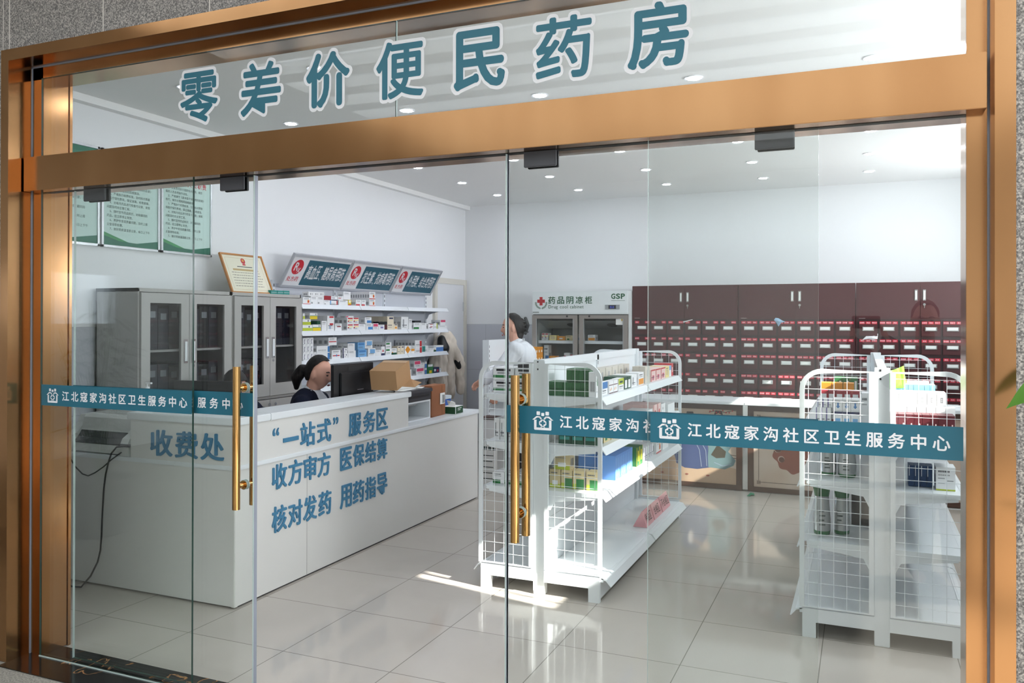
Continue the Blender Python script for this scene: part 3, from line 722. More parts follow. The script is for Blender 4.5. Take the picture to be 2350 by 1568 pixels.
b = MB(); b.box(FX0, FX1, FY, FY+.05, 1.674, 1.945, m_fr, .006); b.box(FX0+.01, FX1-.01, FY+.01, FY+.05, 1.666, 1.674, m_dark); h = b.build('header_panel', t)
b = MB(); fo = (0, FY-.0005, 0)
b.rect(fo, XR, ZU, -3.563, -3.525, 1.781, 1.882, m_fred, .0003); b.rect(fo, XR, ZU, -3.593, -3.563, 1.812, 1.851, m_fred, .0003); b.rect(fo, XR, ZU, -3.525, -3.495, 1.812, 1.851, m_fred, .0003)
for i, ch in enumerate('药品阴凉柜'): put(b, ch, fo, XR, ZU, -3.408+i*.1145, 1.841, .088, .088, m_green, .0003, .004, .024)
text(b, 'Drug cool cabinet', fo, XR, ZU, -3.453, 1.766, .056, m_green, .0003, 0, .006)
for i, ch in enumerate('GSP'): put(b, ch, fo, XR, ZU, -2.650+i*.057, 1.882, .05, .062, m_green, .0003, 0, .035)
b.rect(fo, XR, ZU, -2.675, -2.512, 1.828, 1.833, mat('tiny_print', (120, 140, 130), .6), .0003)
for s in (-1, 1):      # laurel
    for k in range(6):
        a = math.radians(-90+s*(14+k*15)); cx, cz = -3.543+.068*math.cos(a), 1.812+.066*math.sin(a); d = (math.cos(a+s*.9), math.sin(a+s*.9)); e = (-d[1], d[0])
        for q in (-.006, .006): b.poly(fo, XR, ZU, [(cx+d[0]*-.012+e[0]*q, cz+d[1]*-.012+e[1]*q), (cx+e[0]*(q+.005), cz+e[1]*(q+.005)), (cx+d[0]*.014+e[0]*q, cz+d[1]*.014+e[1]*q), (cx+e[0]*(q-.005), cz+e[1]*(q-.005))], m_green, .0003+.0001*k+(.00005 if q > 0 else 0))
b.rect(fo, XR, ZU, -3.65, -3.57, 1.69, 1.706, mat('maker_plate', (150, 156, 152), .5), .0003)
b.build('header_graphics', h)
b = MB(); b.box(-2.746, -2.573, FY-.008, FY, 1.732, 1.784, mat('thermo_grey', (150, 155, 155), .4)); b.box(-2.705, -2.615, FY-.009, FY-.008, 1.737, 1.779, m_black)
text(b, '15.0', (0, FY-.009, 0), XR, ZU, -2.692, 1.758, .034, mat('display_blue', (70, 90, 200), .4, emit=.6), .0004); b.build('thermostat', h)
for k, (a, c) in enumerate(((FX0, -3.085), (-3.065, FX1-.005))):
    b = MB(); f = .05
    for A, B_, Cc, D in ((a, a+f, .13, 1.665), (c-f, c, .13, 1.665), (a+f, c-f, .13, .18), (a+f, c-f, 1.622, 1.665)): b.box(A, B_, FY, FY+.045, Cc, D, m_frm)
    b.box(a+f, a+f+.01, FY+.004, FY+.04, .18, 1.622, m_steel); b.box(c-f-.01, c-f, FY+.004, FY+.04, .18, 1.622, m_steel)
    b.add([(a+f, FY+.02, .18), (c-f, FY+.02, .18), (c-f, FY+.02, 1.622), (a+f, FY+.02, 1.622)], [(0, 1, 2, 3)], m_fglass)
    d = b.build('glass_door', t)
    b = MB(); xx = c-.13 if k == 0 else a+.125; b.cyl((xx, FY-.004, 1.65), (xx, FY, 1.65), .011, m_black, 12); b.build('door_lock', d)
    if k: b = MB(); b.box(-2.623, -2.52, FY+.016, FY+.0185, 1.552, 1.622, m_paper); b.rect((0, FY+.016, 0), XR, ZU, -2.56, -2.525, 1.597, 1.62, mat('notice_yellow', (226, 196, 90), .6), .0004); b.build('notice', d)
b = MB(); b.prism([(FY+.1, 1.60), (9.8, 1.60), (9.8, 1.50), (FY+.36, 1.50)], 'x', FX0+.045, FX1-.045, mat('evaporator_grey', (150, 156, 156), .5)); fu = Vector((0, .26, -.10)).normalized()
ec = b.build('evaporator_cover', t)
for xc in (-3.23, -2.73): b = MB(); b.disc((xc, FY+.23, 1.55), XR, (0, -fu.y, -fu.z), 0, 0, .062, m_black, .004, .062); b.build('fan_grille', ec)
for z in (1.36, 1.05, .75, .45): b = MB(); b.box(FX0+.05, FX1-.05, FY+.1, 9.78, z-.012, z, m_steel); b.box(FX0+.05, FX1-.05, FY+.09, FY+.1, z-.035, z, m_white); b.build('fridge_shelf', t)
# ---- herb dispensing counter with picture fronts
m_brown = mat('brown_frame', (86, 58, 46), .45); m_beige = mat('picture_beige', (206, 188, 172), .45); noisy(m_beige, 2.2, ((196, 172, 152), (214, 198, 184)), 3)
PX = ((-2.30, -1.04), (-.99, .25), (.30, 1.55))
for i, (a, c) in enumerate(PX):
    t = thing('dispensing_counter', ('herb counter section picturing robed figures, partly behind the gondola', 'herb counter section picturing a round brown blossom shape', 'herb counter section at the right edge picturing dark red branches')[i], 'counter', (a, 7.97, 0), group='herb counter sections with picture fronts')
    b = MB(); b.box(a, c, 7.985, 8.42, .01, .81, m_lam); b.build('counter_body', t)
    b = MB(); e = .054
    for A, B_, Cc, D in ((a, a+e, .004, .805), (c-e, c, .004, .805), (a+e, c-e, .004, .05), (a+e, c-e, .755, .805)): b.box(A, B_, 7.965, 7.985, Cc, D, m_brown)
    b.build('picture_frame', t)
    b = MB(); b.box(a+e, c-e, 7.975, 7.985, .05, .755, m_beige); o = (0, 7.975, 0)
    P = lambda pts, m, n: b.poly(o, XR, ZU, pts, m, n)
    m_rb, m_rt, m_ln = mat('robe_blue', (70, 82, 122), .5), mat('robe_teal', (112, 138, 142), .5), mat('ink_line', (64, 50, 46), .6); m_sk = mat('painted_skin', (205, 170, 146), .6); m_ink = mat('ink_dark_olive', (70, 64, 54), .6); m_br = mat('branch_red', (110, 44, 46), .6)
    def lines(pts, w, m, n=.0012):
        for (x0_, z0_), (x1_, z1_) in zip(pts, pts[1:]):
            d = math.hypot(x1_-x0_, z1_-z0_) or 1; nx, nz = -(z1_-z0_)/d*w, (x1_-x0_)/d*w
            P([(x0_+nx, z0_+nz), (x0_-nx, z0_-nz), (x1_-nx, z1_-nz), (x1_+nx, z1_+nz)], m, n); n += .00006
    if i == 0:   # two seated robed figures over a sandy ground
        P([(-2.24, .05), (-1.094, .05), (-1.094, .2), (-1.5, .28), (-2.24, .25)], mat('picture_sand', (196, 166, 140), .5), .0004)
        P([(-1.66, .22), (-1.68, .3), (-1.62, .42), (-1.64, .52), (-1.58, .62), (-1.5, .62), (-1.42, .56), (-1.36, .46), (-1.355, .32), (-1.33, .2), (-1.46, .175), (-1.58, .18)], m_rb, .0006)
        P([(-1.355, .2), (-1.36, .3), (-1.35, .44), (-1.36, .54), (-1.3, .64), (-1.2, .64), (-1.15, .55), (-1.13, .42), (-1.17, .36), (-1.1, .28), (-1.12, .23), (-1.2, .19)], m_rt, .0008)
        P([(-1.33, .32), (-1.27, .42), (-1.19, .36), (-1.2, .3), (-1.28, .29)], m_ink, .0010)
        P([(-1.52, .52), (-1.42, .555), (-1.4, .535), (-1.51, .495)], m_sk, .0010); P([(-1.42, .55), (-1.34, .56), (-1.33, .53), (-1.41, .53)], m_sk, .0010)
        P([(-1.545, .54), (-1.505, .54), (-1.495, .44), (-1.52, .42), (-1.545, .45)], mat('sleeve_white', (216, 206, 204), .6), .0011)
        for cx, cz in ((-1.53, .68), (-1.26, .70)): b.disc(o, XR, ZU, cx, cz, .04, m_sk, .0009); P([(cx-.042, cz), (cx-.03, cz+.045), (cx+.03, cz+.045), (cx+.042, cz), (cx, cz+.022)], m_ln, .0012)
        for q in ([(-1.5, .48), (-1.44, .36), (-1.42, .2)], [(-1.46, .5), (-1.38, .36), (-1.37, .21)], [(-1.26, .6), (-1.22, .48), (-1.16, .4)], [(-1.3, .25), (-1.22, .22), (-1.14, .24)]): lines(q, .003, mat('robe_fold', (150, 160, 180), .6))
        lines([(-1.12, .3), (-1.095, .3)], .003, m_ln)
        for zz in (.56, .5, .42, .33): lines([(-1.15, zz), (-1.096, zz-.005)], .0025, m_ln)
        lines([(-1.35, .725), (-1.28, .745), (-1.2, .73), (-1.12, .752), (-1.096, .748)], .003, m_ln, .0014)
        for k in range(8): b.disc(o, XR, ZU, -1.34+k*.03, .735+.012*math.sin(k*2), .007, m_fred, .0016)
        for xx in (-1.98, -1.95, -1.92): P([(xx, .39), (xx+.016, .39), (xx+.016, .56), (xx, .56)], m_ink, .0008)
        P([(-2.1, .33), (-2.03, .33), (-2.03, .4), (-2.1, .4)], m_fred, .0008); P([(-2.15, .2), (-2.02, .21), (-2.1, .225)], m_fred, .0009)
        for xx in (-1.56, -1.36, -1.8): b.disc(o, XR, ZU, xx, .12, .016, mat('petal_brown', (150, 84, 70), .6), .0012, .008)
    elif i == 1:  # round blossom-edged shape, dark above and red-brown below
        cx, cz = -.56, .40; R0 = .205
        ring = [(cx+R0*(1+.05*math.cos(11*q))*math.cos(q), cz+R0*(1+.05*math.cos(11*q))*math.sin(q)) for q in [2*PI*k/88 for k in range(88)]]
        P(ring, mat('blossom_brown', (146, 88, 74), .45), .0005)
        P([p for p in ring if p[1] > cz+.02+.2*(p[0]-cx)], mat('blossom_dark', (62, 50, 50), .5), .0008)
        for dx, dz, rr in ((-.02, .06, .055), (.14, .05, .045), (-.16, .02, .04), (-.13, -.08, .03)): 
            b.disc(o, XR, ZU, cx+dx, cz+dz, rr, mat('bead_rim', (196, 168, 156), .4), .0011); b.disc(o, XR, ZU, cx+dx+.004, cz+dz-.004, rr*.84, mat('bead_core', (110, 76, 68), .35), .0014)
        x0_, x1_, z0_, z1_ = a+e+.045, c-e-.045, .095, .71
        lines([(x0_, z0_), (x1_, z0_)], .002, m_ln); lines([(x1_, z0_), (x1_, z1_)], .002, m_ln); lines([(x1_, z1_), (x0_, z1_)], .002, m_ln); lines([(x0_, z1_), (x0_, z0_)], .002, m_ln)
        for qx, qz in ((x0_, z1_), (x0_, z0_)): 
            for k in range(3): lines([(qx-.012+k*.012, qz-.02), (qx-.012+k*.012, qz+.014)], .0025, m_ln, .0016)
        P([(-.30, .34), (-.275, .34), (-.275, .5), (-.30, .5)], m_ln, .0008)
        for k in range(7): b.disc(o, XR, ZU, -.287, .355+k*.021, .006, m_beige, .0012)
        for k in range(4): lines([(-.33+k*.035, .25-.006*k), (-.318+k*.035, .243-.006*k), (-.305+k*.035, .25-.006*k)], .0015, m_ln)
        b.disc(o, XR, ZU, -.12, .44, .075, mat('pot_brown', (140, 108, 92), .5), .0008, .06); b.disc(o, XR, ZU, -.02, .32, .1, m_vwhite, .0006, .09)
    else:
        for q in ([(.36, .6), (.5, .66), (.62, .62), (.8, .7)], [(.5, .66), (.56, .56), (.7, .54)], [(.4, .45), (.6, .48), (.72, .42)]): lines(q, .006, m_br)
        P([(.4, .2), (.62, .18), (.66, .36), (.5, .42), (.38, .34)], mat('pot_dark', (60, 34, 32), .5), .0006)
    b.build('picture', t)
b = MB(); b.box(-1.04, -.99, 7.99, 8.0, .01, .81, m_chrome); b.box(.25, .30, 7.99, 8.0, .01, .81, m_chrome); tag(b.build('joint_strip'), 'narrow shiny metal strip between the herb counter sections', 'strip')
for a, c, lab in ((-2.32, -1.015, 'white worktop on the herb counter, left length beside the gondola'), (-1.012, .275, 'white worktop on the herb counter, middle length in sunlight'), (.278, 1.58, 'white worktop on the herb counter, length at the right edge')):
    b = MB(); b.box(a, c, 7.9, 8.43, .812, .841, m_white, .004); tag(b.build('worktop'), lab, 'worktop', 'white worktop lengths on the herb counter')
# ================================================================== MEDICINE BOXES
KC = dict(r=(196, 44, 52), R=(150, 24, 40), b=(70, 128, 188), n=(34, 44, 84), g=(46, 122, 66), d=(20, 74, 52), y=(232, 204, 44), l=(186, 200, 60), o=(228, 150, 40), p=(212, 70, 108), k=(30, 30, 34), c=(232, 220, 196), t=(44, 140, 132), s=(122, 176, 222), e=(160, 162, 164), w=(238, 239, 240), m=(84, 24, 32), v=(120, 110, 170), x=(246, 225, 150), B=(84, 132, 196), D=(24, 92, 40), f=(238, 205, 200), h=(206, 200, 188), a=(40, 70, 110), j=(214, 196, 150))
m_ink = mat('print_ink', (96, 98, 104), .6)
def km(k): return mat('carton_'+k, KC[k], .42) if k.islower() else mat('carton_dark_'+k.lower(), KC[k], .42)
# design: (description, base colour, front patches (x0,x1,z0,z1,colour) as fractions, print rows)
DZ = {
 'W': ('plain white medicine box', 'w', [], 1), 'Wt': ('white medicine box with small grey print', 'w', [(.06, .3, .1, .3, 'e')], 1), 'Wr': ('white box with a red stripe', 'w', [(.1, .6, .35, .5, 'r')], 1),
 'Wr2': ('white box with a red base and round orange mark', 'w', [(0, 1, 0, .1, 'r'), (.58, .84, .2, .62, 'o'), (.64, .84, .3, .5, 'r')], 1),
 'Wgr': ('flat white box with grey print', 'w', [(.3, .5, .3, .7, 'e'), (.7, .8, .3, .7, 'e')], 0), 'G': ('pale green flat box', 't', [(.05, .95, .5, .56, 'w')], 0), 'DR': ('dark red flat box', 'R', [], 0),
 'Wn': ('white box with a navy band', 'w', [(0, 1, 0, .22, 'n'), (.1, .6, .55, .68, 'n')], 0), 'Wk': ('white box with a black base line and teal end', 'w', [(0, 1, 0, .12, 'k'), (0, .14, .12, 1, 's'), (.86, 1, 0, 1, 'r')], 1),
 'Y': ('yellow box with a red foot', 'y', [(0, 1, 0, .2, 'r'), (.2, .8, .5, .9, 'w')], 0), 'Wrb': ('white box with a red foot', 'w', [(0, .75, 0, .28, 'r')], 1), 'LW': ('white and lime green box', 'w', [(0, 1, .05, .55, 'l'), (.62, .72, .6, .9, 'n')], 0),
 'YW': ('white and bright yellow box', 'w', [(0, 1, 0, .52, 'y'), (0, 1, .52, .6, 't'), (.76, .84, .65, .9, 'n')], 0), 'DG': ('dark green box', 'd', [], 0),
 'Wr3': ('white upright box with red blocks', 'w', [(.35, .85, .38, .5, 'r'), (.3, .9, .86, .97, 'r'), (.32, .45, .12, .3, 'b')], 1), 'Wrb2': ('white box with a dark red bar', 'w', [(.3, .85, .5, .66, 'R')], 1),
 'WRY': ('white box with red and yellow print', 'w', [(.1, .95, .78, .97, 'r'), (.2, .95, .5, .68, 'x'), (.1, .3, .3, .55, 'r')], 1), 'Wp': ('flat white box with a pink corner', 'w', [(0, .3, .2, .8, 'p')], 0),
 'Wb': ('white box with a blue block', 'w', [(.3, 1, .08, .5, 'b')], 1), 'Wp2': ('white box with a crimson block', 'w', [(.05, .9, .5, .92, 'p')], 1), 'Wv': ('white box with a violet block', 'w', [(.3, .8, .3, .6, 'v')], 1),
 'K': ('black flat box', 'k', [], 0), 'DB': ('dark brown box', 'm', [], 0), 'Wc': ('cream upright box', 'c', [(.3, .9, .8, .92, 'n')], 1), 'C': ('cream box with a navy stripe', 'c', [(.2, .9, .78, .92, 'n'), (.3, .8, .2, .5, 'o')], 0),
 'WB': ('white upright box with a barcode', 'w', [(.2, .4, .2, .8, 'e')], 1), 'Wgb': ('white box with a green foot', 'w', [(0, .7, 0, .32, 'g')], 1), 'Wl': ('white box with a lime edge', 'w', [(.75, 1, 0, 1, 'l')], 1), 'Wpt': ('white box with a crimson top', 'w', [(.1, 1, .6, 1, 'p')], 0),
 'Wsw': ('white box with a navy swirl', 'w', [], 0), 'Wbc': ('long white box with a bright blue end', 'w', [(.84, 1, 0, .9, 'b')], 1), 'Wr4': ('white box with a red ribbon and blue dot', 'w', [(.1, .9, .3, .42, 'r'), (.48, .6, .26, .5, 'b')], 1), 'Wr5': ('white box with a red wave', 'w', [(.05, .95, .4, .52, 'r')], 1),
 'Wn2': ('white box with a navy end', 'w', [(0, .2, 0, 1, 'n'), (.6, .75, .55, .8, 'n'), (.4, .5, .2, .35, 'k')], 0), 'B': ('sky blue box', 's', [(.1, .9, .62, .9, 'b')], 1), 'Wbp': ('white box with a pale blue picture', 'w', [(.25, .92, .38, .88, 's')], 1),
 'Wrt': ('white upright box with a red triangle', 'w', [(0, 1, 0, .24, 'n')], 0), 'Wgt': ('white box with a green corner', 'w', [(.05, .7, .66, .92, 'g')], 1), 'Wgb2': ('white box with a dark green foot', 'w', [(0, 1, 0, .3, 'd'), (.1, .3, .3, .45, 'o')], 1),
 'Wod': ('white box with an orange diamond', 'w', [], 0), 'Wo': ('white box with an orange bar', 'w', [(.05, .95, .3, .6, 'o')], 1), 'Wrr': ('white box with a red right end', 'w', [(.7, 1, 0, .9, 'r')], 1), 'Wtl': ('white box with a teal left half', 'w', [(0, .5, .1, .95, 't')], 1),
 'Bw': ('blue box with a white top', 'w', [(0, 1, 0, .7, 'B')], 0), 'GY': ('green box with a yellow arch', 'g', [(.1, .9, .75, 1, 'w'), (.3, .75, .05, .35, 'y')], 0), 'N': ('navy box with a red spot', 'n', [(.6, .85, .2, .6, 'r'), (.1, .4, .3, .7, 'w')], 0),
 'GL': ('tall leaf green box', 'w', [(.3, 1, .45, 1, 'g'), (.6, 1, .1, .5, 'l')], 0), 'Wbw': ('white box with a blue upper half', 'w', [(.2, 1, .5, 1, 'b')], 1), 'Wbr': ('white box with brown capsule print', 'w', [(0, 1, .64, .7, 'm'), (.2, .3, .2, .4, 'o'), (.5, .6, .25, .45, 'o'), (0, 1, 0, .06, 'm')], 0),
 'GW': ('olive and white box', 'w', [(0, 1, .5, 1, 'l'), (.2, .8, .62, .8, 'd')], 1), 'DW': ('dark green box with a white front', 'd', [(.15, .85, .08, .75, 'w')], 0), 'Wor': ('white box with an orange lower half', 'w', [(.05, .95, .05, .5, 'o')], 1), 'Ch': ('cream box with a black seam', 'h', [(.4, .6, .4, .8, 'e')], 0),
 'RP': ('red rimmed white box', 'f', [(0, 1, .88, 1, 'r'), (0, .1, 0, 1, 'r'), (.3, .7, .1, .5, 'p')], 1), 'YB': ('pale yellow box', 'x', [(.2, .8, .2, .7, 'j')], 1), 'RD': ('dusty red box', 'r', [(.3, .8, .3, .7, 'f')], 0), 'BE': ('beige printed box', 'j', [(.2, .5, .1, .4, 'g')], 1),
 'YG': ('yellow and green box', 'y', [(.1, .9, .05, .3, 'd')], 0), 'WG': ('greyish white box', 'w', [(.3, .5, .5, .7, 'e')], 0), 'WRp': ('pale box with a red rim', 'f', [(.05, .15, 0, 1, 'r'), (.4, .7, .3, .6, 'r')], 0), 'WH': ('long plain white carton', 'w', [], 0),
 'LG': ('yellow-green ointment box', 'j', [(0, 1, 0, .22, 'l'), (.25, .75, .16, .4, 'w')], 1), 'LG2': ('yellow-green ointment box with a dark green square', 'j', [(.3, 1, .02, .56, 'g'), (0, .3, 0, .3, 'l')], 1), 'BL': ('blue patterned box', 'B', [(.1, .3, .1, .35, 's'), (.4, .6, .3, .9, 's'), (.7, .9, .15, .4, 's')], 0),
 'GYl': ('dark green box edged in yellow', 'D', [(.0, .08, 0, 1, 'y'), (.92, 1, 0, 1, 'y'), (.4, .7, .25, .8, 'y')], 0), 'WGs': ('white box with a green stripe', 'w', [(0, 1, .18, .4, 'g'), (.15, .85, .72, .9, 'k'), (.2, .8, .5, .64, 'e')], 0), 'TE': ('teal green box', 'd', [(.1, .9, .3, .5, 't')], 0), 'GG': ('deep green box', 'D', [(.45, .5, 0, 1, 'g')], 0),
 'RW': ('dark red box with a white label', 'R', [(.06, .78, .1, .9, 'w'), (.15, .65, .3, .34, 'e'), (.15, .65, .5, .54, 'e'), (.15, .65, .7, .74, 'e')], 0), 'WBf': ('white box with a blue figure', 'w', [(.4, .6, .2, .7, 'b'), (.3, .7, .3, .4, 'b')], 1), 'PB': ('pale blue and white box', 'w', [(0, 1, .78, .95, 'n'), (.2, .8, .3, .5, 's')], 0), 'LV': ('white box with a lilac edge', 'w', [(0, .2, 0, 1, 'v')], 1),
 'WS': ('white box with a grey stamp', 'w', [(.36, .64, .3, .68, 'e'), (.42, .58, .4, .44, 'w'), (.42, .58, .52, .56, 'w')], 0), 'DM': ('dark maroon box', 'm', [(.6, .75, .2, .6, 'f')], 0), 'NB': ('slate blue box', 'a', [(.1, .2, .5, 1, 'w')], 0), 'GrW': ('green and white box', 'g', [(.62, .9, .2, .9, 'w')], 0), 'ORd': ('orange and red flat box', 'o', [(.5, 1, 0, .7, 'r'), (.1, .4, .4, .8, 'x')], 0), 'OR': ('bright orange box', 'o', [(.3, .7, .3, .6, 'w')], 0),
 'SB': ('light blue topped white box', 'w', [(0, 1, .6, 1, 's')], 0), 'GC': ('white and pale green carton', 'w', [(0, 1, 0, .06, 'l'), (.1, .9, .06, .2, 'w'), (.1, .45, .3, .34, 'e'), (.1, .45, .5, .54, 'e'), (.55, .9, .4, .44, 'e')], 1),
}
BXM = {}
def box_mesh(dz, w, h, d):
    key = (dz, round(w, 3), round(h, 3), round(d, 3))
    if key in BXM: return BXM[key]
    desc, base, pats, rows = DZ[dz]; b = MB(); bm_ = km(base); b.box(0, w, 0, d, 0, h, bm_)
    o = (0, -.0003, 0); n = 0
    for i, (x0, x1, z0, z1, k) in enumerate(pats): b.rect(o, XR, ZU, x0*w, x1*w, z0*h, z1*h, km(k), .0001*i)
    rnd = random.Random(hash(dz) % 1 + len(dz)*7 + int(w*1000))
    if rows:
        z = .78 if not any(p[3] > .7 for p in pats) else .3
        for (zz, hh, k) in ((z, .075, 'k'), (z-.14, .045, 'e')):
            x = .12
            while x < .7: q = rnd.uniform(.04, .1); b.rect((0, -.0012, 0), XR, ZU, x*w, (x+q)*w, zz*h, (zz+hh)*h, m_ink if k == 'k' else km('e')); x += q+.025
    if dz == 'Wsw':
        for i in range(7): a = -1.2+i*.4; b.disc((0, -.0006, 0), XR, ZU, (.6-.2*math.cos(a))*w, (.5+.3*math.sin(a))*h, .075*w, km('n'), .00005*i, .07*h, 10)
        b.rect((0, -.0006, 0), XR, ZU, .1*w, .22*w, .1*h, .2*h, m_ink)
    if dz == 'Wod': b.poly((0, -.0006, 0), XR, ZU, [(.05*w, .5*h), (.5*w, -.02*h+.001), (.95*w, .5*h), (.5*w, 1.0*h)], km('o')); 
    if dz == 'Wrt': b.poly((0, -.0006, 0), XR, ZU, [(.25*w, .42*h), (.75*w, .42*h), (.5*w, .72*h)], km('r'))
    # ends: a barcode or a few print marks so that the sides read as printed cartons
    for s, X in ((-1, -.0003), (1, w+.0003)):
        k = 'k' if base in 'wcfhxj' else 'e'
        if d > .025 and base in 'wcfhjx':
            yy = .2
            while yy < .8: q = rnd.uniform(.03, .1); b.quad((X, yy*d, .2*h), (X, (yy+q*.6)*d, .2*h), (X, (yy+q*.6)*d, .62*h), (X, yy*d, .62*h), m_ink if rnd.random() < .6 else km('e')); yy += q
    o = b.build('medicine_box'); BXM[key] = o.data; bpy.data.objects.remove(o)
    return BXM[key]
USED = {}
PENDING = []
def mbox(dz, loc, w, h, d, rz, where, group, name='medicine_box', extra=None):
    o = bpy.data.objects.new(name, box_mesh(dz, w, h, d)); COL.objects.link(o); o.location = loc; o.rotation_euler = (0, 0, rz)
    o['category'] = 'medicine box'; o['group'] = group; PENDING.append((o, DZ[dz][0], where, extra)); return o
TINT = .0
WALL_D = .25
exec_rows = None
WALL = [(0,5.575,0.080,1.816,0.037,'G',1), (0,5.657,0.080,1.816,0.037,'G',1), (0,5.739,0.080,1.816,0.038,'G',1), (0,6.005,0.112,1.742,0.063,'Wr2',1), (0,6.084,0.076,1.816,0.041,'Wgr',1), (0,6.117,0.099,1.742,0.074,'Wt',1), (0,6.160,0.078,1.817,0.041,'Wgr',1), (0,6.216,0.099,1.742,0.075,'Wt',1), (0,6.238,0.077,1.817,0.042,'Wgr',1), (0,6.317,0.093,1.742,0.045,'Wt',1), (0,6.317,0.110,1.787,0.040,'DR',1), (0,6.410,0.118,1.742,0.043,'Wk',1), (0,6.427,0.101,1.785,0.039,'Wn',1), (0,6.534,0.091,1.792,0.039,'Wr',1), (0,6.552,0.153,1.742,0.050,'W',1), (0,6.626,0.121,1.797,0.079,'W',1), (0,6.707,0.049,1.742,0.055,'Y',1), (0,6.839,0.091,1.742,0.059,'Wrb',1), (0,6.936,0.084,1.742,0.059,'Wrb',1), (0,7.077,0.107,1.742,0.072,'Wr2',5), (0,7.077,0.107,1.814,0.074,'Wr2',9), (1,6.000,0.123,1.554,0.053,'LW',1), (1,6.001,0.144,1.500,0.054,'LW',1), (1,6.005,0.034,1.607,0.053,'LW',1), (1,6.105,0.106,1.607,0.058,'YW',1), (1,6.147,0.115,1.500,0.060,'YW',1), (1,6.211,0.053,1.560,0.033,'DG',1), (1,6.281,0.083,1.500,0.093,'W',3), (1,6.367,0.111,1.500,0.141,'Wr3',6), (1,6.490,0.112,1.500,0.067,'Wrb2',1), (1,6.669,0.132,1.625,0.017,'Wp',1), (1,6.689,0.100,1.500,0.061,'WRY',5), (1,6.689,0.099,1.561,0.064,'WRY',5), (1,6.788,0.100,1.562,0.064,'WRY',1), (1,6.789,0.099,1.500,0.062,'WRY',1), (1,6.889,0.116,1.500,0.062,'W',1), (1,6.997,0.122,1.567,0.063,'Wb',4), (1,7.019,0.125,1.500,0.067,'Wb',1), (1,7.148,0.105,1.500,0.069,'Wp2',1), (1,7.254,0.112,1.500,0.054,'Wv',1), (1,7.258,0.158,1.554,0.031,'K',1), (1,7.369,0.048,1.500,0.054,'DB',1), (1,7.418,0.129,1.500,0.141,'Wc',5), (1,7.548,0.078,1.500,0.061,'C',1), (1,7.703,0.150,1.500,0.138,'WB',3), (1,7.861,0.065,1.500,0.115,'W',1), (1,7.970,0.169,1.500,0.074,'Wgb',1), (1,7.994,0.144,1.574,0.023,'K',1), (1,8.142,0.120,1.500,0.070,'W',1), (1,8.306,0.124,1.500,0.057,'Wr3',2), (1,8.436,0.094,1.500,0.067,'Wl',1), (1,8.548,0.216,1.500,0.039,'W',1), (1,8.594,0.132,1.539,0.066,'Wpt',2), (2,6.006,0.049,1.373,0.066,'Wsw',1), (2,6.007,0.049,1.234,0.071,'Wsw',1), (2,6.007,0.049,1.305,0.068,'Wsw',1), (2,6.055,0.053,1.375,0.066,'Wsw',1), (2,6.056,0.053,1.234,0.072,'Wsw',1), (2,6.056,0.052,1.306,0.069,'Wsw',1), (2,6.108,0.053,1.307,0.068,'Wsw',1), (2,6.108,0.052,1.375,0.067,'Wsw',1), (2,6.109,0.052,1.234,0.073,'Wsw',1), (2,6.163,0.042,1.234,0.073,'Wsw',1), (2,6.207,0.205,1.234,0.069,'Wbc',1), (2,6.207,0.205,1.303,0.060,'Wbc',5), (2,6.388,0.130,1.363,0.075,'Wr5',3), (2,6.441,0.144,1.234,0.083,'Wr4',1), (2,6.616,0.086,1.234,0.046,'Wn2',1), (2,6.616,0.079,1.280,0.053,'Wn2',4), (2,6.701,0.121,1.303,0.071,'W',2), (2,6.708,0.133,1.234,0.069,'W',2), (2,6.869,0.127,1.308,0.071,'B',2), (2,6.880,0.152,1.234,0.074,'B',2), (2,6.998,0.136,1.315,0.083,'Wbp',1), (2,7.056,0.138,1.234,0.081,'Wbp',1), (2,7.197,0.103,1.234,0.060,'W',1), (2,7.302,0.072,1.234,0.093,'Wrt',2), (2,7.391,0.108,1.301,0.066,'Wgt',7), (2,7.392,0.107,1.234,0.067,'Wgt',7), (2,7.502,0.110,1.234,0.068,'Wgb2',1), (2,7.627,0.062,1.234,0.087,'Wc',1), (2,7.692,0.075,1.234,0.089,'Wc',1), (2,7.778,0.133,1.234,0.088,'Wod',1), (2,7.914,0.084,1.234,0.085,'Wo',1), (2,8.002,0.149,1.305,0.071,'Wrr',6), (2,8.003,0.149,1.234,0.071,'Wrr',1), (2,8.164,0.138,1.234,0.076,'Wtl',1), (2,8.305,0.055,1.234,0.045,'W',1), (2,8.364,0.068,1.234,0.044,'W',1), (2,8.435,0.056,1.234,0.073,'Wgb2',1), (2,8.495,0.176,1.234,0.072,'Bw',1), (3,7.128,0.154,0.985,0.069,'W',1), (3,7.411,0.126,0.985,0.059,'Wn',1), (3,7.701,0.078,0.985,0.052,'Wn',1), (3,7.784,0.136,0.985,0.073,'W',2), (3,7.988,0.147,1.065,0.083,'Wp2',4), (3,8.032,0.181,0.985,0.080,'Wp2',2), (3,8.135,0.083,1.065,0.053,'W',1), (3,8.223,0.050,0.985,0.070,'Bw',1), (3,8.223,0.050,1.055,0.068,'Bw',1), (3,8.286,0.139,0.985,0.107,'GY',1), (3,8.433,0.145,0.985,0.067,'N',1), (3,8.582,0.045,0.985,0.048,'W',1)]

LEVN = ('top wall shelf', 'second wall shelf', 'third wall shelf', 'lowest wall shelf')
for s, y, w_, z, h, dz, n in WALL:
    dep = .07 if n == 1 else max(.022, min(.06, .25/n))
    w2, h2 = round(w_, 2)-.002 if w_ > .03 else w_, round(h, 3)-.001
    for i in range(n):
        mbox(dz, (-4.585-i*(dep+.001), y, z), w2, h2, dep, PI/2, LEVN[s], 'medicine boxes on the wall shelving', extra=(i if n > 1 else None, n))
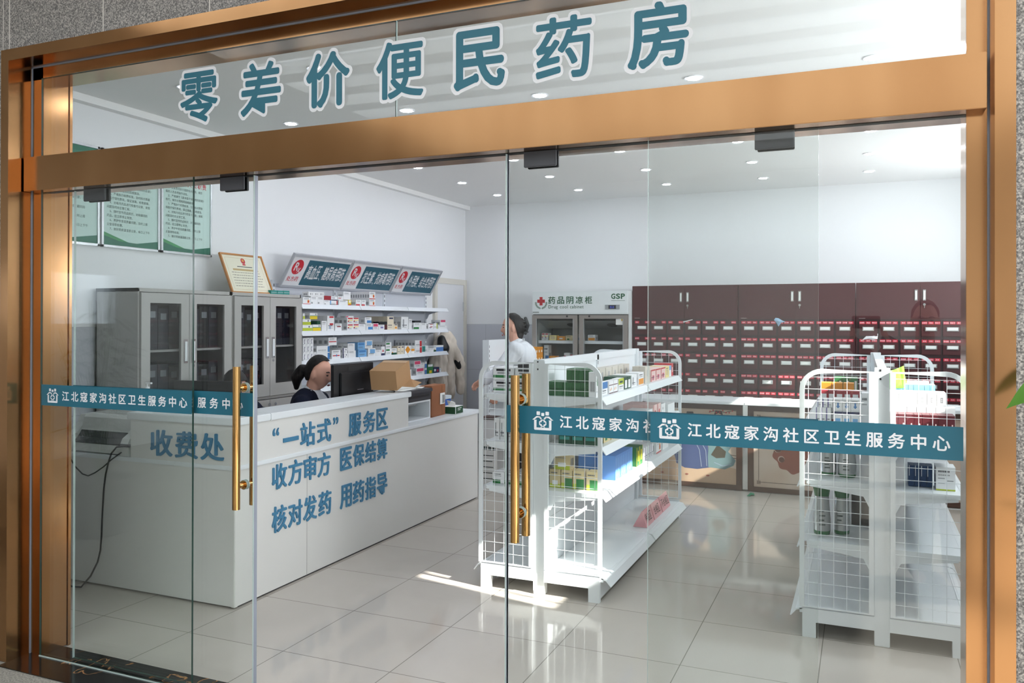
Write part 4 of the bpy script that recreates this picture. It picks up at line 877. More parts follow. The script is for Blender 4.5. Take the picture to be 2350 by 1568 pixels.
# ---- gondola by the counter, side facing the aisle (front of the goods towards +X)
def runx(items, x, z, where, dep, group, y_scale=1):
    for dz, y, w_, h, n in items:
        for i in range(n): mbox(dz, (x-i*(dep+.001), y, z), w_-.002, h, dep, PI/2, where, group, extra=(i if n > 1 else None, n))
g1 = 'boxes on the gondola by the counter'
runx((('GL', 4.53, .055, .145, 1), ('Wbw', 4.61, .15, .078, 1), ('Wbr', 4.79, .095, .075, 1), ('Wbr', 4.89, .09, .075, 1), ('GW', 5.0, .125, .077, 1), ('DW', 5.14, .075, .078, 3), ('DW', 5.22, .075, .078, 3), ('WB', 5.315, .135, .08, 3), ('Wor', 5.5, .145, .085, 2), ('Ch', 5.68, .15, .118, 2)), -1.405, 1.158, 'top level of counter gondola', .045, g1)
runx((('RP', 5.86, .14, .085, 2), ('RP', 6.01, .16, .084, 2), ('RP', 6.18, .15, .084, 2), ('YB', 6.34, .12, .085, 2), ('SB', 6.47, .075, .085, 2), ('RD', 6.55, .07, .1, 2)), -1.405, 1.158, 'top level of counter gondola', .07, g1)
for i in range(5): mbox('Ch', (-1.562, 5.10+i*.15, 1.158), .14, .13, .06, PI/2, 'back row, counter gondola top', g1)
for j in range(2):
    for i in range(5): mbox('GG', (-1.722+i*.0535, 4.56, 1.158+j*.041), .052, .039, .17, 0, '%s layer, counter gondola near end' % ('lower' if j == 0 else 'upper'), g1)
for i in range(4): mbox('GG', (-1.60+i*.036, 4.57, 1.241), .034, .076, .15, 0, 'upright on counter gondola near end', g1)
runx((('BE', 4.70, .14, .10, 2), ('BE', 4.86, .15, .105, 2), ('YG', 5.2, .14, .062, 2), ('YG', 5.36, .14, .062, 2), ('YG', 5.51, .06, .062, 2), ('WG', 5.66, .13, .085, 2), ('WG', 5.8, .13, .085, 2), ('WRp', 5.95, .12, .105, 3), ('WRp', 6.08, .12, .105, 3), ('WG', 6.21, .14, .09, 1)), -1.41, .873, 'second level of counter gondola', .075, g1)
mbox('WH', (-1.40, 6.40, .873), .25, .07, .22, PI/2, 'far end of second level of counter gondola', g1)
for i in range(3): mbox('TE', (-1.645+i*.08, 4.56, .873), .075, .095, .12, 0, 'near end of second level of counter gondola', g1)
for i in range(4): mbox('LG' if i == 0 else 'LG2', (-1.715+i*.073+(0 if i < 3 else .01), 4.60, .607), .068, .108, .09, 0, 'counter gondola near end', g1)
mbox('LG', (-1.69, 4.605, .7155), .10, .105, .085, 0, 'the row of ointment boxes', g1)
for i in range(10): mbox('BL', (-1.41, 4.95+i*.041, .607), .04, .15, .12, PI/2, 'front row, counter gondola third level', g1)
for i in range(6): mbox('BL', (-1.545, 4.99+i*.041, .607), .04, .15, .12, PI/2, 'back row, counter gondola third level', g1)
for i in range(2): mbox('GYl', (-1.41, 5.47+i*.085, .607), .08, .128, .1, PI/2, 'counter gondola third level', g1)
for i in range(5): mbox('LV', (-1.42, 5.70+i*.06, .607), .055, .09, .14, PI/2, 'counter gondola third level far half', g1)
mbox('Wr2', (-1.41, 6.05, .607), .16, .10, .1, PI/2, 'counter gondola third level far half', g1); mbox('W', (-1.41, 6.26, .607), .2, .075, .1, PI/2, 'counter gondola third level far half', g1)
# left side of the same gondola, seen through its wire end
for j in range(2):
    for i in range(2): mbox('WGs', (-2.085+i*.145, 4.60, 1.158+j*.078), .135, .075, .2, 0, 'counter gondola left side, %s row' % ('lower' if j == 0 else 'upper'), g1)
mbox('K', (-1.93, 4.62, 1.3115), .09, .026, .15, 0, 'the striped boxes', g1)
for i in range(3): mbox('WB', (-2.07+i*.04, 4.58, .873), .036, .13, .16, 0, 'left side second level of counter gondola', g1)
for i in range(4): mbox('Wgb', (-2.078+i*.078, 4.58, .607), .073, .068, .15, 0, 'left side third level of counter gondola', g1)
# ---- gondola at the right
g2 = 'boxes on the gondola at the right'
def nr(dz, xs, y, z, w_, h, d, where):
    for x in xs: mbox(dz, (x, y, z), w_, h, d, 0, where, g2)
xa = [-.135+i*.041 for i in range(3)]
nr('PB', xa, 4.55, 1.061, .0395, .078, .12, 'lower layer of right gondola'); nr('WBf', xa, 4.555, 1.140, .0395, .058, .12, 'upper layer on right gondola')
nr('LV', [-.222+i*.025 for i in range(3)], 4.56, 1.061, .023, .09, .1, 'left corner of right gondola'); nr('LV', [-.215+i*.025 for i in range(3)], 4.57, 1.152, .023, .042, .09, 'small upper row, left corner of right gondola')
nr('RW', [-.205+i*.039 for i in range(5)], 4.70, 1.061, .037, .168, .1, 'row of five on right gondola')
nr('W', [-.005], 4.58, 1.061, .035, .17, .12, 'middle of right gondola')
nr('GrW', [-.15+i*.042 for i in range(3)], 5.2, 1.061, .04, .21, .08, 'back group on right gondola'); nr('ORd', [-.22+i*.06 for i in range(3)], 5.05, 1.061, .056, .185, .1, 'flat group on right gondola')
nr('DM', [.13+i*.0362 for i in range(8)], 4.56, 1.026, .0345, .108, .12, 'row of eight on right gondola')
nr('WH', [.125+i*.044 for i in range(7)], 4.69, 1.026, .042, .135, .12, 'pale row behind the maroon boxes')
nr('WS', [.13+i*.044 for i in range(6)], 4.70, 1.162, .042, .072, .14, 'row of six over the maroon boxes')
nr('SB', [.15+i*.026 for i in range(8)], 4.9, 1.026, .024, .235, .09, 'thin row at the back of right gondola')
nr('Wr', [.24, .30], 5.3, 1.026, .055, .225, .08, 'far pair on right gondola'); nr('YG', [.2], 5.3, 1.026, .035, .23, .06, 'far group of right gondola')
nr('NB', [.215+i*.028 for i in range(4)], 4.62, .766, .0265, .105, .1, 'second level of right gondola'); nr('GC', [.335], 4.56, .766, .085, .115, .12, 'second level of right gondola')
nr('K', [-.055, -.005], 4.9, .481, .045, .2, .2, 'dark lower corner of right gondola')
# ---- shelf by the refrigerator and inside the refrigerator
g3 = 'boxes on the shelf by the refrigerator'
for i in range(3):
    for j in range(3): mbox('OR', (-3.48, 8.86+i*.08, 1.021+j*.09), .076, .088, .12, PI/2, '%s layer, shelf by the refrigerator' % ('bottom', 'middle', 'top')[j], g3)
for i in range(3): mbox('W', (-3.48, 8.2+i*.16, .741), .14, .12, .16, PI/2, 'shelf by the refrigerator', g3)
g4 = 'boxes in the drug refrigerator'
for j, (dz, x, w_, h) in enumerate((('WRY', -3.59, .04, .085), ('WRY', -3.545, .04, .085), ('YB', -3.49, .09, .06), ('OR', -3.39, .1, .05), ('BE', -3.28, .09, .06), ('Wb', -3.17, .08, .075), ('Wor', -3.0, .09, .07))): mbox(dz, (x, 9.34, 1.361), w_, h, .1, 0, 'upper refrigerator shelf', g4)
for j, (dz, x, w_, h) in enumerate((('Wb', -3.56, .06, .25), ('OR', -3.49, .09, .12), ('ORd', -3.39, .07, .09), ('Wp', -3.3, .07, .16), ('RP', -3.22, .05, .14), ('GC', -3.16, .05, .08))): mbox(dz, (x, 9.34, 1.051), w_, h, .1, 0, 'middle refrigerator shelf', g4)
# ---- labels: the look, then the place among its own kind
NUM = ['', 'only', 'two', 'three', 'four', 'five', 'six', 'seven', 'eight', 'nine', 'ten']
by = {}
for o, desc, where, ex in PENDING: by.setdefault((desc, where), []).append((o, ex))
for (desc, where), L in by.items():
    fronts = [q for q in L if not q[1] or not q[1][0]]
    ry = abs(L[0][0].rotation_euler.z) > 1
    fronts.sort(key=lambda q: ((round(q[0].location.y if ry else q[0].location.x, 2)), q[0].location.z))
    de = desc.replace(' with a ', ' with ').replace(' and round ', ', ').replace('medicine ', '')
    side = 'left' if not ry or fronts[0][0].location.x < -2 else 'near end'
    for k, (o, ex) in enumerate(fronts):
        o['label'] = de+', '+where if len(fronts) == 1 else de+', '+ORD[k]+' from '+side+', '+where
        if ex and ex[1] > 1:
            for o2, e2 in L:
                if e2 and e2[0] and abs(o2.location.y-o.location.y) < 1e-4 and abs(o2.location.z-o.location.z) < 1e-4:
                    o2['label'] = de+', '+ORD[e2[0]]+' back in '+('' if len(fronts) == 1 else ORD[k]+' ')+'file, '+where
# ================================================================== WALL PICTURES, PAPERS
m_postg = mat('poster_header_green', (24, 108, 84), .4); m_post = mat('poster_pale_teal', (196, 222, 214), .4); m_ptx = mat('poster_print', (60, 72, 70), .6); m_pred = mat('poster_red_title', (188, 44, 60), .5)
m_alu = mat('poster_frame_aluminium', (214, 216, 220), .25, .7)
LN = ['1、认真贯彻执行国家有关政策，规范', '服务人员各项操作流程。', '2、严格遵守《基本医疗保险用药目录》', '执行，做到合理用药因病施治。', '3、严格执行收费标准，及时核对票据', '和医疗保险费用，保证准确，杜绝差错。', '4、对每月药品进行检查与记录，发现', '问题及时向主管汇报。', '5、随时宣传药品知识，对有疑问的', '药品，应立即停止发放。', '6、养护中发现质量问题，及时上报', '主管领导处理。', '7、做好药房温湿度记录，每日上下午']
for i, (y0, y1, ttl, lab) in enumerate(((3.61, 4.125, '药品养护管理制度', 'framed pale green notice, leftmost and cut by the bronze jamb'), (4.142, 4.656, '药品质量管理制度', 'framed pale green notice in the middle of three'), (4.672, 5.195, '医保结算人员职责', 'framed pale green notice with a red title, nearest the certificate'))):
    t = thing('framed_notice', lab, 'poster', (-4.885, y0, 2.11), group='framed notices on the left wall')
    b = MB(); z0, z1 = 2.11, 2.80
    for a, c, e, d in ((y0, y1, z0, z0+.016), (y0, y1, z1-.016, z1), (y0, y0+.016, z0, z1), (y1-.016, y1, z0, z1)): b.box(-4.888, -4.872, a, c, e, d, m_alu)
    b.build('frame', t)
    b = MB(); b.box(-4.888, -4.88, y0+.016, y1-.016, z0+.016, z1-.016, m_post); o = (-4.8795, y0, z0); Wp = y1-y0
    b.rect(o, YR, ZU, .016, Wp-.016, .60, .674, m_postg, .0002); b.poly(o, YR, ZU, [(.016, .016), (Wp-.016, .016), (Wp-.016, .075), (Wp*.6, .045), (Wp*.3, .05), (.016, .085)], m_postg, .0002); b.poly(o, YR, ZU, [(.016, .016), (Wp-.016, .016), (Wp-.016, .03), (Wp*.5, .04), (.016, .11)], mat('poster_leaf_green', (70, 150, 96), .5), .0001)
    text(b, '社区卫生服务中心', o, YR, ZU, .05, .637, .03, m_vwhite, .0005)
    for j, ch in enumerate(ttl): put(b, ch, o, YR, ZU, Wp/2+(j-3.5)*.052, .555, .043, .045, m_pred, .0004, .004, .02)
    for j, s in enumerate(LN): text(b, s, o, YR, ZU, .045 if not s[0].isdigit() else .07, .505-j*.031, .0215, m_ptx, .0004)
    b.build('notice_sheet', t)
# certificate leaning on the cabinet
Pb, Pt = Vector((-4.60, 5.13, 1.815)), Vector((-4.74, 5.13, 2.145)); cu_ = (Pt-Pb).normalized(); cn = Vector(YR).cross(cu_)
t = thing('framed_certificate', 'wood-framed cream certificate with red emblem leaning on top of the steel cabinet', 'certificate', tuple(Pb)); CW, CH = .50, .355
def cslab(b, x0, x1, v0, v1, d0, d1, m):
    q = [Pb+Vector(YR)*x+cu_*v+cn*d for d in (d0, d1) for x, v in ((x0, v0), (x1, v0), (x1, v1), (x0, v1))]
    b.add(q, [(3, 2, 1, 0), (4, 5, 6, 7), (0, 1, 5, 4), (1, 2, 6, 5), (2, 3, 7, 6), (3, 0, 4, 7)], m)
m_wood = mat('orange_wood_frame', (186, 124, 58), .4); m_cream = mat('certificate_paper', (232, 228, 206), .5); m_gilt = mat('gilt_print', (190, 164, 110), .5)
b = MB(); f = .014
for q in ((0, CW, 0, f), (0, CW, CH-f, CH), (0, f, f, CH-f), (CW-f, CW, f, CH-f)): cslab(b, *q, -.012, .006, m_wood)
b.build('frame', t)
b = MB(); cslab(b, f, CW-f, f, CH-f, -.01, -.002, m_cream); oc = Pb-cn*.0018
b.disc(oc, YR, cu_, CW/2, .295, .026, m_red, .0003); b.disc(oc, YR, cu_, CW/2, .30, .012, mat('emblem_gold', (222, 170, 70), .5), .0006); b.rect(oc, YR, cu_, CW/2-.018, CW/2+.018, .256, .268, m_red, .0004)
for x0, x1, z0, z1, m in ((.16, .34, .238, .245, m_ptx), (.1, .4, .205, .222, m_gilt)): b.rect(oc, YR, cu_, x0, x1, z0, z1, m, .0003)
for r in range(6):
    rnd = random.Random(r); x = .075; z = .185-r*.024
    for k in range(16):
        q = rnd.uniform(.008, .03)
        if x+q < .43: b.rect(oc, YR, cu_, x, x+q, z, z+.005, mat('certificate_print', (120, 116, 106), .6), .0003)
        x += q+.006
for x0, x1, z0, z1 in ((.045, .455, .035, .037), (.045, .455, .318, .32), (.045, .047, .037, .318), (.453, .455, .037, .318)): b.rect(oc, YR, cu_, x0, x1, z0, z1, m_gilt, .0003)
b.build('certificate_sheet', t)
# side door near the far corner
d_ = thing('door_3', 'white side door in a cream frame near the far left corner', 'door', (-4.89, 9.0, 0), kind='structure'); m_dfr = mat('door_frame_cream', (218, 214, 204), .45)
b = MB(); b.box(-4.89, -4.855, 8.96, 9.03, 0, 2.135, m_dfr); b.box(-4.89, -4.855, 9.775, 9.845, 0, 2.135, m_dfr); b.box(-4.89, -4.855, 9.03, 9.775, 2.065, 2.135, m_dfr)
for a, c in ((8.965, 8.985), (9.82, 9.84)): b.box(-4.855, -4.85, a, c, 0, 2.13, m_dfr)
b.build('door_frame', d_)
b = MB(); b.box(-4.885, -4.868, 9.03, 9.775, .01, 2.065, mat('door_white', (226, 227, 230), .4)); q = b.build('door_leaf', d_)
for z in (1.78, .35): b = MB(); b.box(-4.868, -4.86, 9.755, 9.775, z-.06, z+.06, m_steel); b.build('hinge', q)
# ================================================================== COUNTER ITEMS
def rbox(b, c, sx, sy, sz, rz, m, bev=0):
    """box centred at c (bottom), turned rz"""
    n0 = len(b.v); b.box(-sx/2, sx/2, -sy/2, sy/2, 0, sz, m, bev)
    for i in range(n0, len(b.v)):
        x, y, z = b.v[i]; b.v[i] = (c[0]+x*math.cos(rz)-y*math.sin(rz), c[1]+x*math.sin(rz)+y*math.cos(rz), c[2]+z)
m_mon = mat('monitor_black', (24, 25, 28), .4); m_mon2 = mat('monitor_vent', (14, 15, 17), .6)
def monitor(loc, rz, w, z0, z1, lab):
    """back of the screen faces local +x"""
    t = thing('monitor', lab, 'monitor', loc, rz, group='black computer monitors on the counter')
    b = MB(); b.box(-.012, .012, -w/2, w/2, z0, z1, m_mon, .004); b.box(.012, .028, -w*.36, w*.36, z0+.05, z1-.06, m_mon, .006); b.box(.0121, .0131, -w*.15, w*.3, z1-.048, z1-.022, m_mon2); b.box(.028, .029, .02, .1, z0+.13, z0+.134, m_steel)
    b.build('screen_shell', t, org=(0, 0, 0))
    b = MB(); b.box(-.0135, -.012, -w/2+.012, w/2-.012, z0+.02, z1-.012, mat('screen_glass', (40, 60, 90), .15, emit=.15)); b.build('screen', t, org=(0, 0, 0))
    b = MB(); b.box(-.015, .015, -.03, .03, .012, z0+.12, m_mon); b.build('stand_neck', t, org=(0, 0, 0))
    b = MB(); b.box(-.09, .09, -.11, .11, 0, .012, m_mon, .003); b.build('stand_foot', t, org=(0, 0, 0))
monitor((-3.50, 5.18, .789), 0, .525, .16, .487, 'black monitor seen from behind on the counter before the woman in navy')
monitor((-3.76, 3.975, .789), -PI/2+.2, .46, .15, .43, 'black monitor at the cashier corner, partly behind the left door handle')
# cardboard box tipped over on the raised top
m_card = mat('cardboard', (170, 134, 98), .75, spec=.15); m_card2 = mat('cardboard_inside', (150, 116, 84), .8, spec=.1); m_card3 = mat('cardboard_brown', (150, 100, 72), .75, spec=.15)
t = thing('open_cardboard_box', 'open brown cardboard box tipped on the counter beside the monitor', 'box', (-3.30, 5.42, 1.055), math.radians(8))
b = MB(); T = Matrix.Rotation(math.radians(14), 3, 'X')
def tb(x0, x1, y0, y1, z0, z1, m):
    n0 = len(b.v); b.box(x0, x1, y0, y1, z0, z1, m)
    for i in range(n0, len(b.v)): v = T @ Vector(b.v[i]); b.v[i] = (v.x, v.y, v.z+.058)
tb(-.11, .10, -.15, .12, 0, .004, m_card); tb(-.11, .10, -.15, .12, .146, .15, m_card); tb(-.11, -.106, -.15, .12, .004, .146, m_card); tb(.096, .10, -.15, .12, .004, .146, m_card); tb(-.106, .096, -.15, -.146, .004, .146, m_card)
tb(-.106, .096, .06, .12, .1505, .1515, mat('packing_tape', (188, 152, 112), .35)); b.build('box_walls', t, org=(0, 0, 0))
b = MB(); tb(-.11, .10, .12, .124, 0, .15, m_card); b.build('closed_flap', t, org=(0, 0, 0))
b = MB(); P4 = [T @ Vector(p) for p in ((.10, .12, .0), (.10, -.06, .0), (.19, -.03, -.012), (.18, .135, -.03))]; P4 = [(p.x, p.y, max(p.z+.058, .002)) for p in P4]
b.add(P4+[(x, y, z+.003) for x, y, z in P4], [(3, 2, 1, 0), (4, 5, 6, 7), (0, 1, 5, 4), (1, 2, 6, 5), (2, 3, 7, 6), (3, 0, 4, 7)], m_card); b.build('open_flap', t, org=(0, 0, 0))
b = MB(); b.tube([(-3.45, 5.36, 1.09), (-3.40, 5.42, 1.075), (-3.33, 5.44, 1.062), (-3.27, 5.40, 1.06), (-3.25, 5.36, 1.058)], .004, m_black); tag(b.build('monitor_cable'), 'short black cable lying between the monitor and the cardboard box', 'cable')
b = MB(); b.box(-3.33, -3.20, 5.235, 5.33, 1.0555, 1.0575, m_paper); tag(b.build('note_paper'), 'white slip of paper on the counter edge under the cable', 'paper')
# receipt printer on its white stand
t = thing('printer_stand', 'open white box stand under the dark printer on the low counter', 'stand', (-3.3, 5.64, .789)); b = MB()
b.box(-3.6, -3.30, 5.56, 5.575, .789, .945, m_white); b.box(-3.6, -3.30, 6.0, 6.015, .789, .945, m_white); b.box(-3.6, -3.30, 5.575, 6.0, .789, .80, m_white); b.box(-3.6, -3.30, 5.575, 6.0, .932, .945, m_white); b.box(-3.6, -3.585, 5.575, 6.0, .80, .932, m_white); b.build('stand_shell', t)
b = MB(); b.box(-3.3, -3.2995, 5.66, 5.79, .918, .928, mat('stand_print', (150, 150, 150), .6)); b.box(-3.3, -3.299, 5.575, 5.62, .85, .885, mat('sticker_grey', (150, 140, 138), .6)); b.build('sticker', t)
t = thing('laser_printer', 'dark grey printer with papers on top, standing on the white stand', 'printer', (-3.3, 5.6, .946)); m_prd = mat('printer_charcoal', (56, 57, 62), .45)
b = MB(); b.box(-3.62, -3.292, 5.57, 6.01, .946, 1.033, m_prd, .006); b.box(-3.62, -3.28, 5.56, 6.02, 1.012, 1.04, m_prd, .004); b.build('printer_body', t)
b = MB(); b.box(-3.292, -3.288, 5.60, 5.98, .975, .995, m_black); b.build('paper_slot', t)
b = MB(); b.cyl((-3.42, 5.62, 1.068), (-3.40, 5.93, 1.068), .027, m_paper, 20); b.cyl((-3.40, 5.93, 1.068), (-3.3995, 5.932, 1.068), .022, m_card, 20); tag(b.build('paper_roll'), 'white paper roll lying on the dark printer', 'paper roll')
for i, (x, y, rz, lab) in enumerate(((-3.44, 5.72, .1, 'loose white sheets under the paper roll on the printer'), (-3.46, 5.99, .35, 'white printed sheet hanging over the cardboard carton from the printer'))):
    b = MB(); rbox(b, (x, y, 1.0405+.0025*i), .21, .28, .002, rz, m_paper)
    if i:
        for k in range(5): rbox(b, (x+.06-.025*k, y, 1.0455), .006, .2, .0004, rz, m_ptx)
    tag(b.build('paper_sheet'), lab, 'paper')
t = thing('tall_carton', 'tall brown cardboard carton with white shipping label on the low counter', 'carton', (-3.32, 6.03, .789))
b = MB(); rbox(b, (-3.36, 6.165, .789), .11, .275, .262, .06, m_card3, .002)
for k in range(2): rbox(b, (-3.3055+.0, 6.165-.07+.14*k, .80), .0012, .004, .24, .06, m_card2)
b.build('carton_walls', t)
b = MB(); rbox(b, (-3.3035, 6.235, .885), .0015, .095, .095, .06, m_paper); [rbox(b, (-3.3025, 6.205+.012*k, .893), .0012, .006 if k % 2 else .003, .07, .06, m_ptx) for k in range(6)]; b.build('shipping_label', t)
t = thing('tissue_box', 'green and white tissue box on the low counter beside the carton', 'tissue box', (-3.25, 6.3, .789)); m_tg = mat('tissue_green', (22, 74, 44), .5)
b = MB(); b.box(-3.36, -3.24, 6.345, 6.50, .789, .848, m_tg); b.box(-3.36, -3.24, 6.345, 6.50, .848, .852, m_paper); b.box(-3.2399, -3.239, 6.352, 6.362, .79, .85, m_paper)
for k in range(2): b.box(-3.24, -3.2392, 6.40, 6.40+.07-.02*k, .83-.014*k, .836-.014*k, m_paper)
b.build('carton', t)
b = MB(); b.add([(-3.33, 6.39, .852), (-3.27, 6.41, .852), (-3.29, 6.45, .852), (-3.34, 6.42, .852), (-3.30, 6.385, .895), (-3.275, 6.42, .878), (-3.31, 6.45, .886), (-3.35, 6.40, .90)], [(0, 1, 5, 4), (1, 2, 6, 5), (2, 3, 7, 6), (3, 0, 4, 7), (4, 5, 6, 7)], m_paper); b.build('tissue', t)
b = MB(); b.box(-3.52, -3.42, 6.50, 6.62, .789, .895, mat('bin_blue', (44, 92, 170), .45), .004); b.box(-3.525, -3.415, 6.495, 6.625, .895, .925, mat('bin_lid', (196, 206, 212), .45), .004); tag(b.build('small_bin'), 'small blue container with pale lid behind the tissue box', 'container')
# dot matrix printer at the left end with its cord
m_prw = mat('printer_white', (214, 216, 212), .4)
t = thing('dot_matrix_printer', 'pale dot matrix printer at the left end of the low counter', 'printer', (-4.26, 3.75, .789))
b = MB(); pr = [(3.60, .795), (3.60, .845), (3.632, .872), (3.66, .925), (3.675, .995), (3.70, 1.015), (3.93, 1.02), (3.97, .98), (3.97, .795)]
b.prism(pr, 'x', -4.47, -4.06, m_prw); b.build('printer_body', t)
for x in (-4.53, -4.06): b = MB(); b.prism([(3.585, .789), (3.58, .85), (3.60, .89), (3.64, .915), (3.68, .96), (3.70, 1.005), (3.96, 1.005), (3.97, .789)], 'x', x, x+.06, m_prw); b.build('side_cheek', t)
b = MB(); b.prism([(3.598, .847), (3.630, .874), (3.655, .915), (3.650, .918), (3.624, .880), (3.594, .853)], 'x', -4.46, -4.07, m_black); b.build('paper_tray', t)
b = MB(); [b.box(-4.44+.012*k, -4.436+.012*k, 3.72, 3.9, 1.0195, 1.0215, mat('vent_grey', (150, 152, 150), .5)) for k in range(28)]; b.build('vent_grille', t)
b = MB(); b.box(-4.06, -3.985, 3.572, 3.60, .845, .862, m_black, .003); q = [(-4.0, 3.575, .852), (-4.06, 3.560, .846), (-4.10, 3.556, .805), (-4.128, 3.558, .74), (-4.152, 3.562, .675), (-4.168, 3.564, .59), (-4.174, 3.564, .51), (-4.182, 3.564, .40), (-4.186, 3.564, .31), (-4.19, 3.56, .22), (-4.207, 3.555, .15), (-4.235, 3.53, .07), (-4.275, 3.5, .008), (-4.33, 3.49, .006), (-4.386, 3.5, .006), (-4.45, 3.52, .006), (-4.56, 3.535, .006)]
b.tube(q, .005, m_black); tag(b.build('power_cord'), 'black power cord hanging down the front of the counter to the floor', 'cable')
b = MB(); b.tube([(-4.50, 3.568, .80), (-4.465, 3.56, .79), (-4.44, 3.56, .745), (-4.40, 3.562, .70), (-4.345, 3.562, .665), (-4.297, 3.562, .657), (-4.24, 3.562, .68), (-4.17, 3.562, .72), (-4.10, 3.56, .77), (-4.03, 3.567, .815)], .004, m_black); tag(b.build('data_cable'), 'thin black cable looping below the dot matrix printer', 'cable')
b = MB(); b.lathe([(.028, 0), (.03, .01), (.03, .10), (.026, .115), (.011, .122), (.011, .13)], mat('sanitizer_clear', (206, 214, 216), .2), (-4.03, 3.70, 1.055)); t = tag(b.build('sanitizer_bottle'), 'hand sanitizer bottle with white pump on the raised counter end', 'bottle')
b = MB(); b.cyl((-4.03, 3.70, 1.185), (-4.03, 3.70, 1.195), .014, m_vwhite); b.cyl((-4.03, 3.70, 1.195), (-4.03, 3.70, 1.215), .004, m_vwhite); b.box(-4.04, -3.995, 3.693, 3.707, 1.213, 1.222, m_vwhite); q = b.build('pump_head'); q.parent = t
t.location = (.06, 0, 0)
# ================================================================== FLOOR AND OTHER SMALL THINGS
t = thing('floor_carton', 'white labelled carton on the floor behind the counter-side gondola, lower of two', 'carton', (-3.27, 7.2, 0))
b = MB(); b.box(-3.373, -3.181, 7.11, 7.30, 0, .415, m_paper)
for k in range(5): b.rect((0, 7.1095, 0), XR, ZU, -3.36, -3.22-.01*(k % 2), .31-.055*k, .318-.055*k, m_ptx, .0002)
for k in range(4): b.rect((0, 7.1095, 0), XR, ZU, -3.365+.045*k, -3.333+.045*k, .365, .40, m_ptx, .0002)
b.build('carton_walls', t)
b = MB(); b.box(-3.365, -3.19, 7.115, 7.29, .4155, .655, mat('carton_pale', (226, 226, 226), .6)); b.box(-3.37, -3.185, 7.11, 7.295, .655, .675, mat('lid_dark_brown', (74, 48, 40), .6)); tag(b.build('upper_carton'), 'pale carton with dark brown lid stacked on the white labelled floor carton', 'carton')
def scrap(name, lab, cat, c, pts, m, nrm=(0, -1, 0)):
    b = MB(); rnd = random.Random(lab); V = []
    for x, z in pts: V.append((c[0]+x, c[1]-rnd.uniform(0, .018), c[2]+z))
    cen = (c[0]+sum(p[0] for p in pts)/len(pts), c[1]-.028, c[2]+sum(p[1] for p in pts)/len(pts)); n = len(pts)
    back = [(x, c[1]+.0, z) for x, y, z in V]
    b.add(V+[cen], [(i, (i+1) % n, n) for i in range(n)], m); b.add(V+back, [(i, n+i, n+(i+1) % n, (i+1) % n) for i in range(n)], m)
    return tag(b.build(name), lab, cat)
scrap('cloth_scrap', 'pale blue cloth scrap stuck out of the middle herb cabinet top drawers', 'cloth', (-.84, 9.362, 1.59), [(-.045, .02), (-.03, .045), (.0, .04), (.04, .015), (.075, .0), (.03, -.006), (.0, -.05), (-.02, -.01)], mat('cloth_pale_blue', (150, 180, 206), .7))
scrap('white_rag', 'white rag hanging between drawers of the right herb cabinet', 'cloth', (.09, 9.362, 1.435), [(-.09, -.03), (-.05, .012), (.02, .03), (.06, .035), (.055, -.02), (.01, -.03), (-.03, -.022)], m_vwhite)
scrap('paper_twist', 'white paper twist over a drawer of the left herb cabinet', 'paper', (-1.83, 9.362, 1.597), [(-.045, -.004), (.0, .006), (.06, .02), (.065, .014), (.0, -.006), (-.04, -.018)], m_vwhite)
b = MB(); b.add([(-.97, 7.74, .002), (-.945, 7.735, .003), (-.93, 7.77, .012), (-.905, 7.785, .004), (-.915, 7.83, .016), (-.94, 7.82, .004), (-.955, 7.78, .014), (-.94, 7.775, .03)], [(0, 1, 7), (1, 2, 7), (2, 3, 7), (3, 4, 7), (4, 5, 7), (5, 6, 7), (6, 0, 7)], mat('scrap_green', (26, 120, 84), .5)); tag(b.build('green_scrap'), 'small green paper scrap on the floor before the herb counter', 'scrap')
# pink tent signs on the bottom deck
m_pink = mat('pink_card', (226, 160, 166), .4); m_ptxt = mat('sign_black', (50, 34, 38), .5)
for i, (y0, y1, s) in enumerate(((5.72, 5.95, '待验区'), (5.97, 6.22, '合格区'), (6.24, 6.50, '不合格区'))):
    t = thing('tent_sign', 'pink acrylic tent sign on the bottom deck, ' + ('first and nearest the doors' if i == 0 else 'middle one reading qualified area' if i == 1 else 'farthest one with four characters'), 'sign', (-1.45, y0, .136), group='pink tent signs on the gondola deck')
    b = MB(); b.prism([(-1.50, .136), (-1.40, .136), (-1.435, .245), (-1.44, .245)], 'y', y0, y1, m_pink); b.build('card', t)
    b = MB(); uu = Vector((-.035, 0, .109)).normalized(); oo = (-1.40, y0, .136)
    for k, ch in enumerate(s): put(b, ch, oo, YR, uu, (y1-y0)/2+(k-(len(s)-1)/2)*.058, .058, .05, .062, m_ptxt, .0008, 0, .008)
    b.build('sign_characters', t)
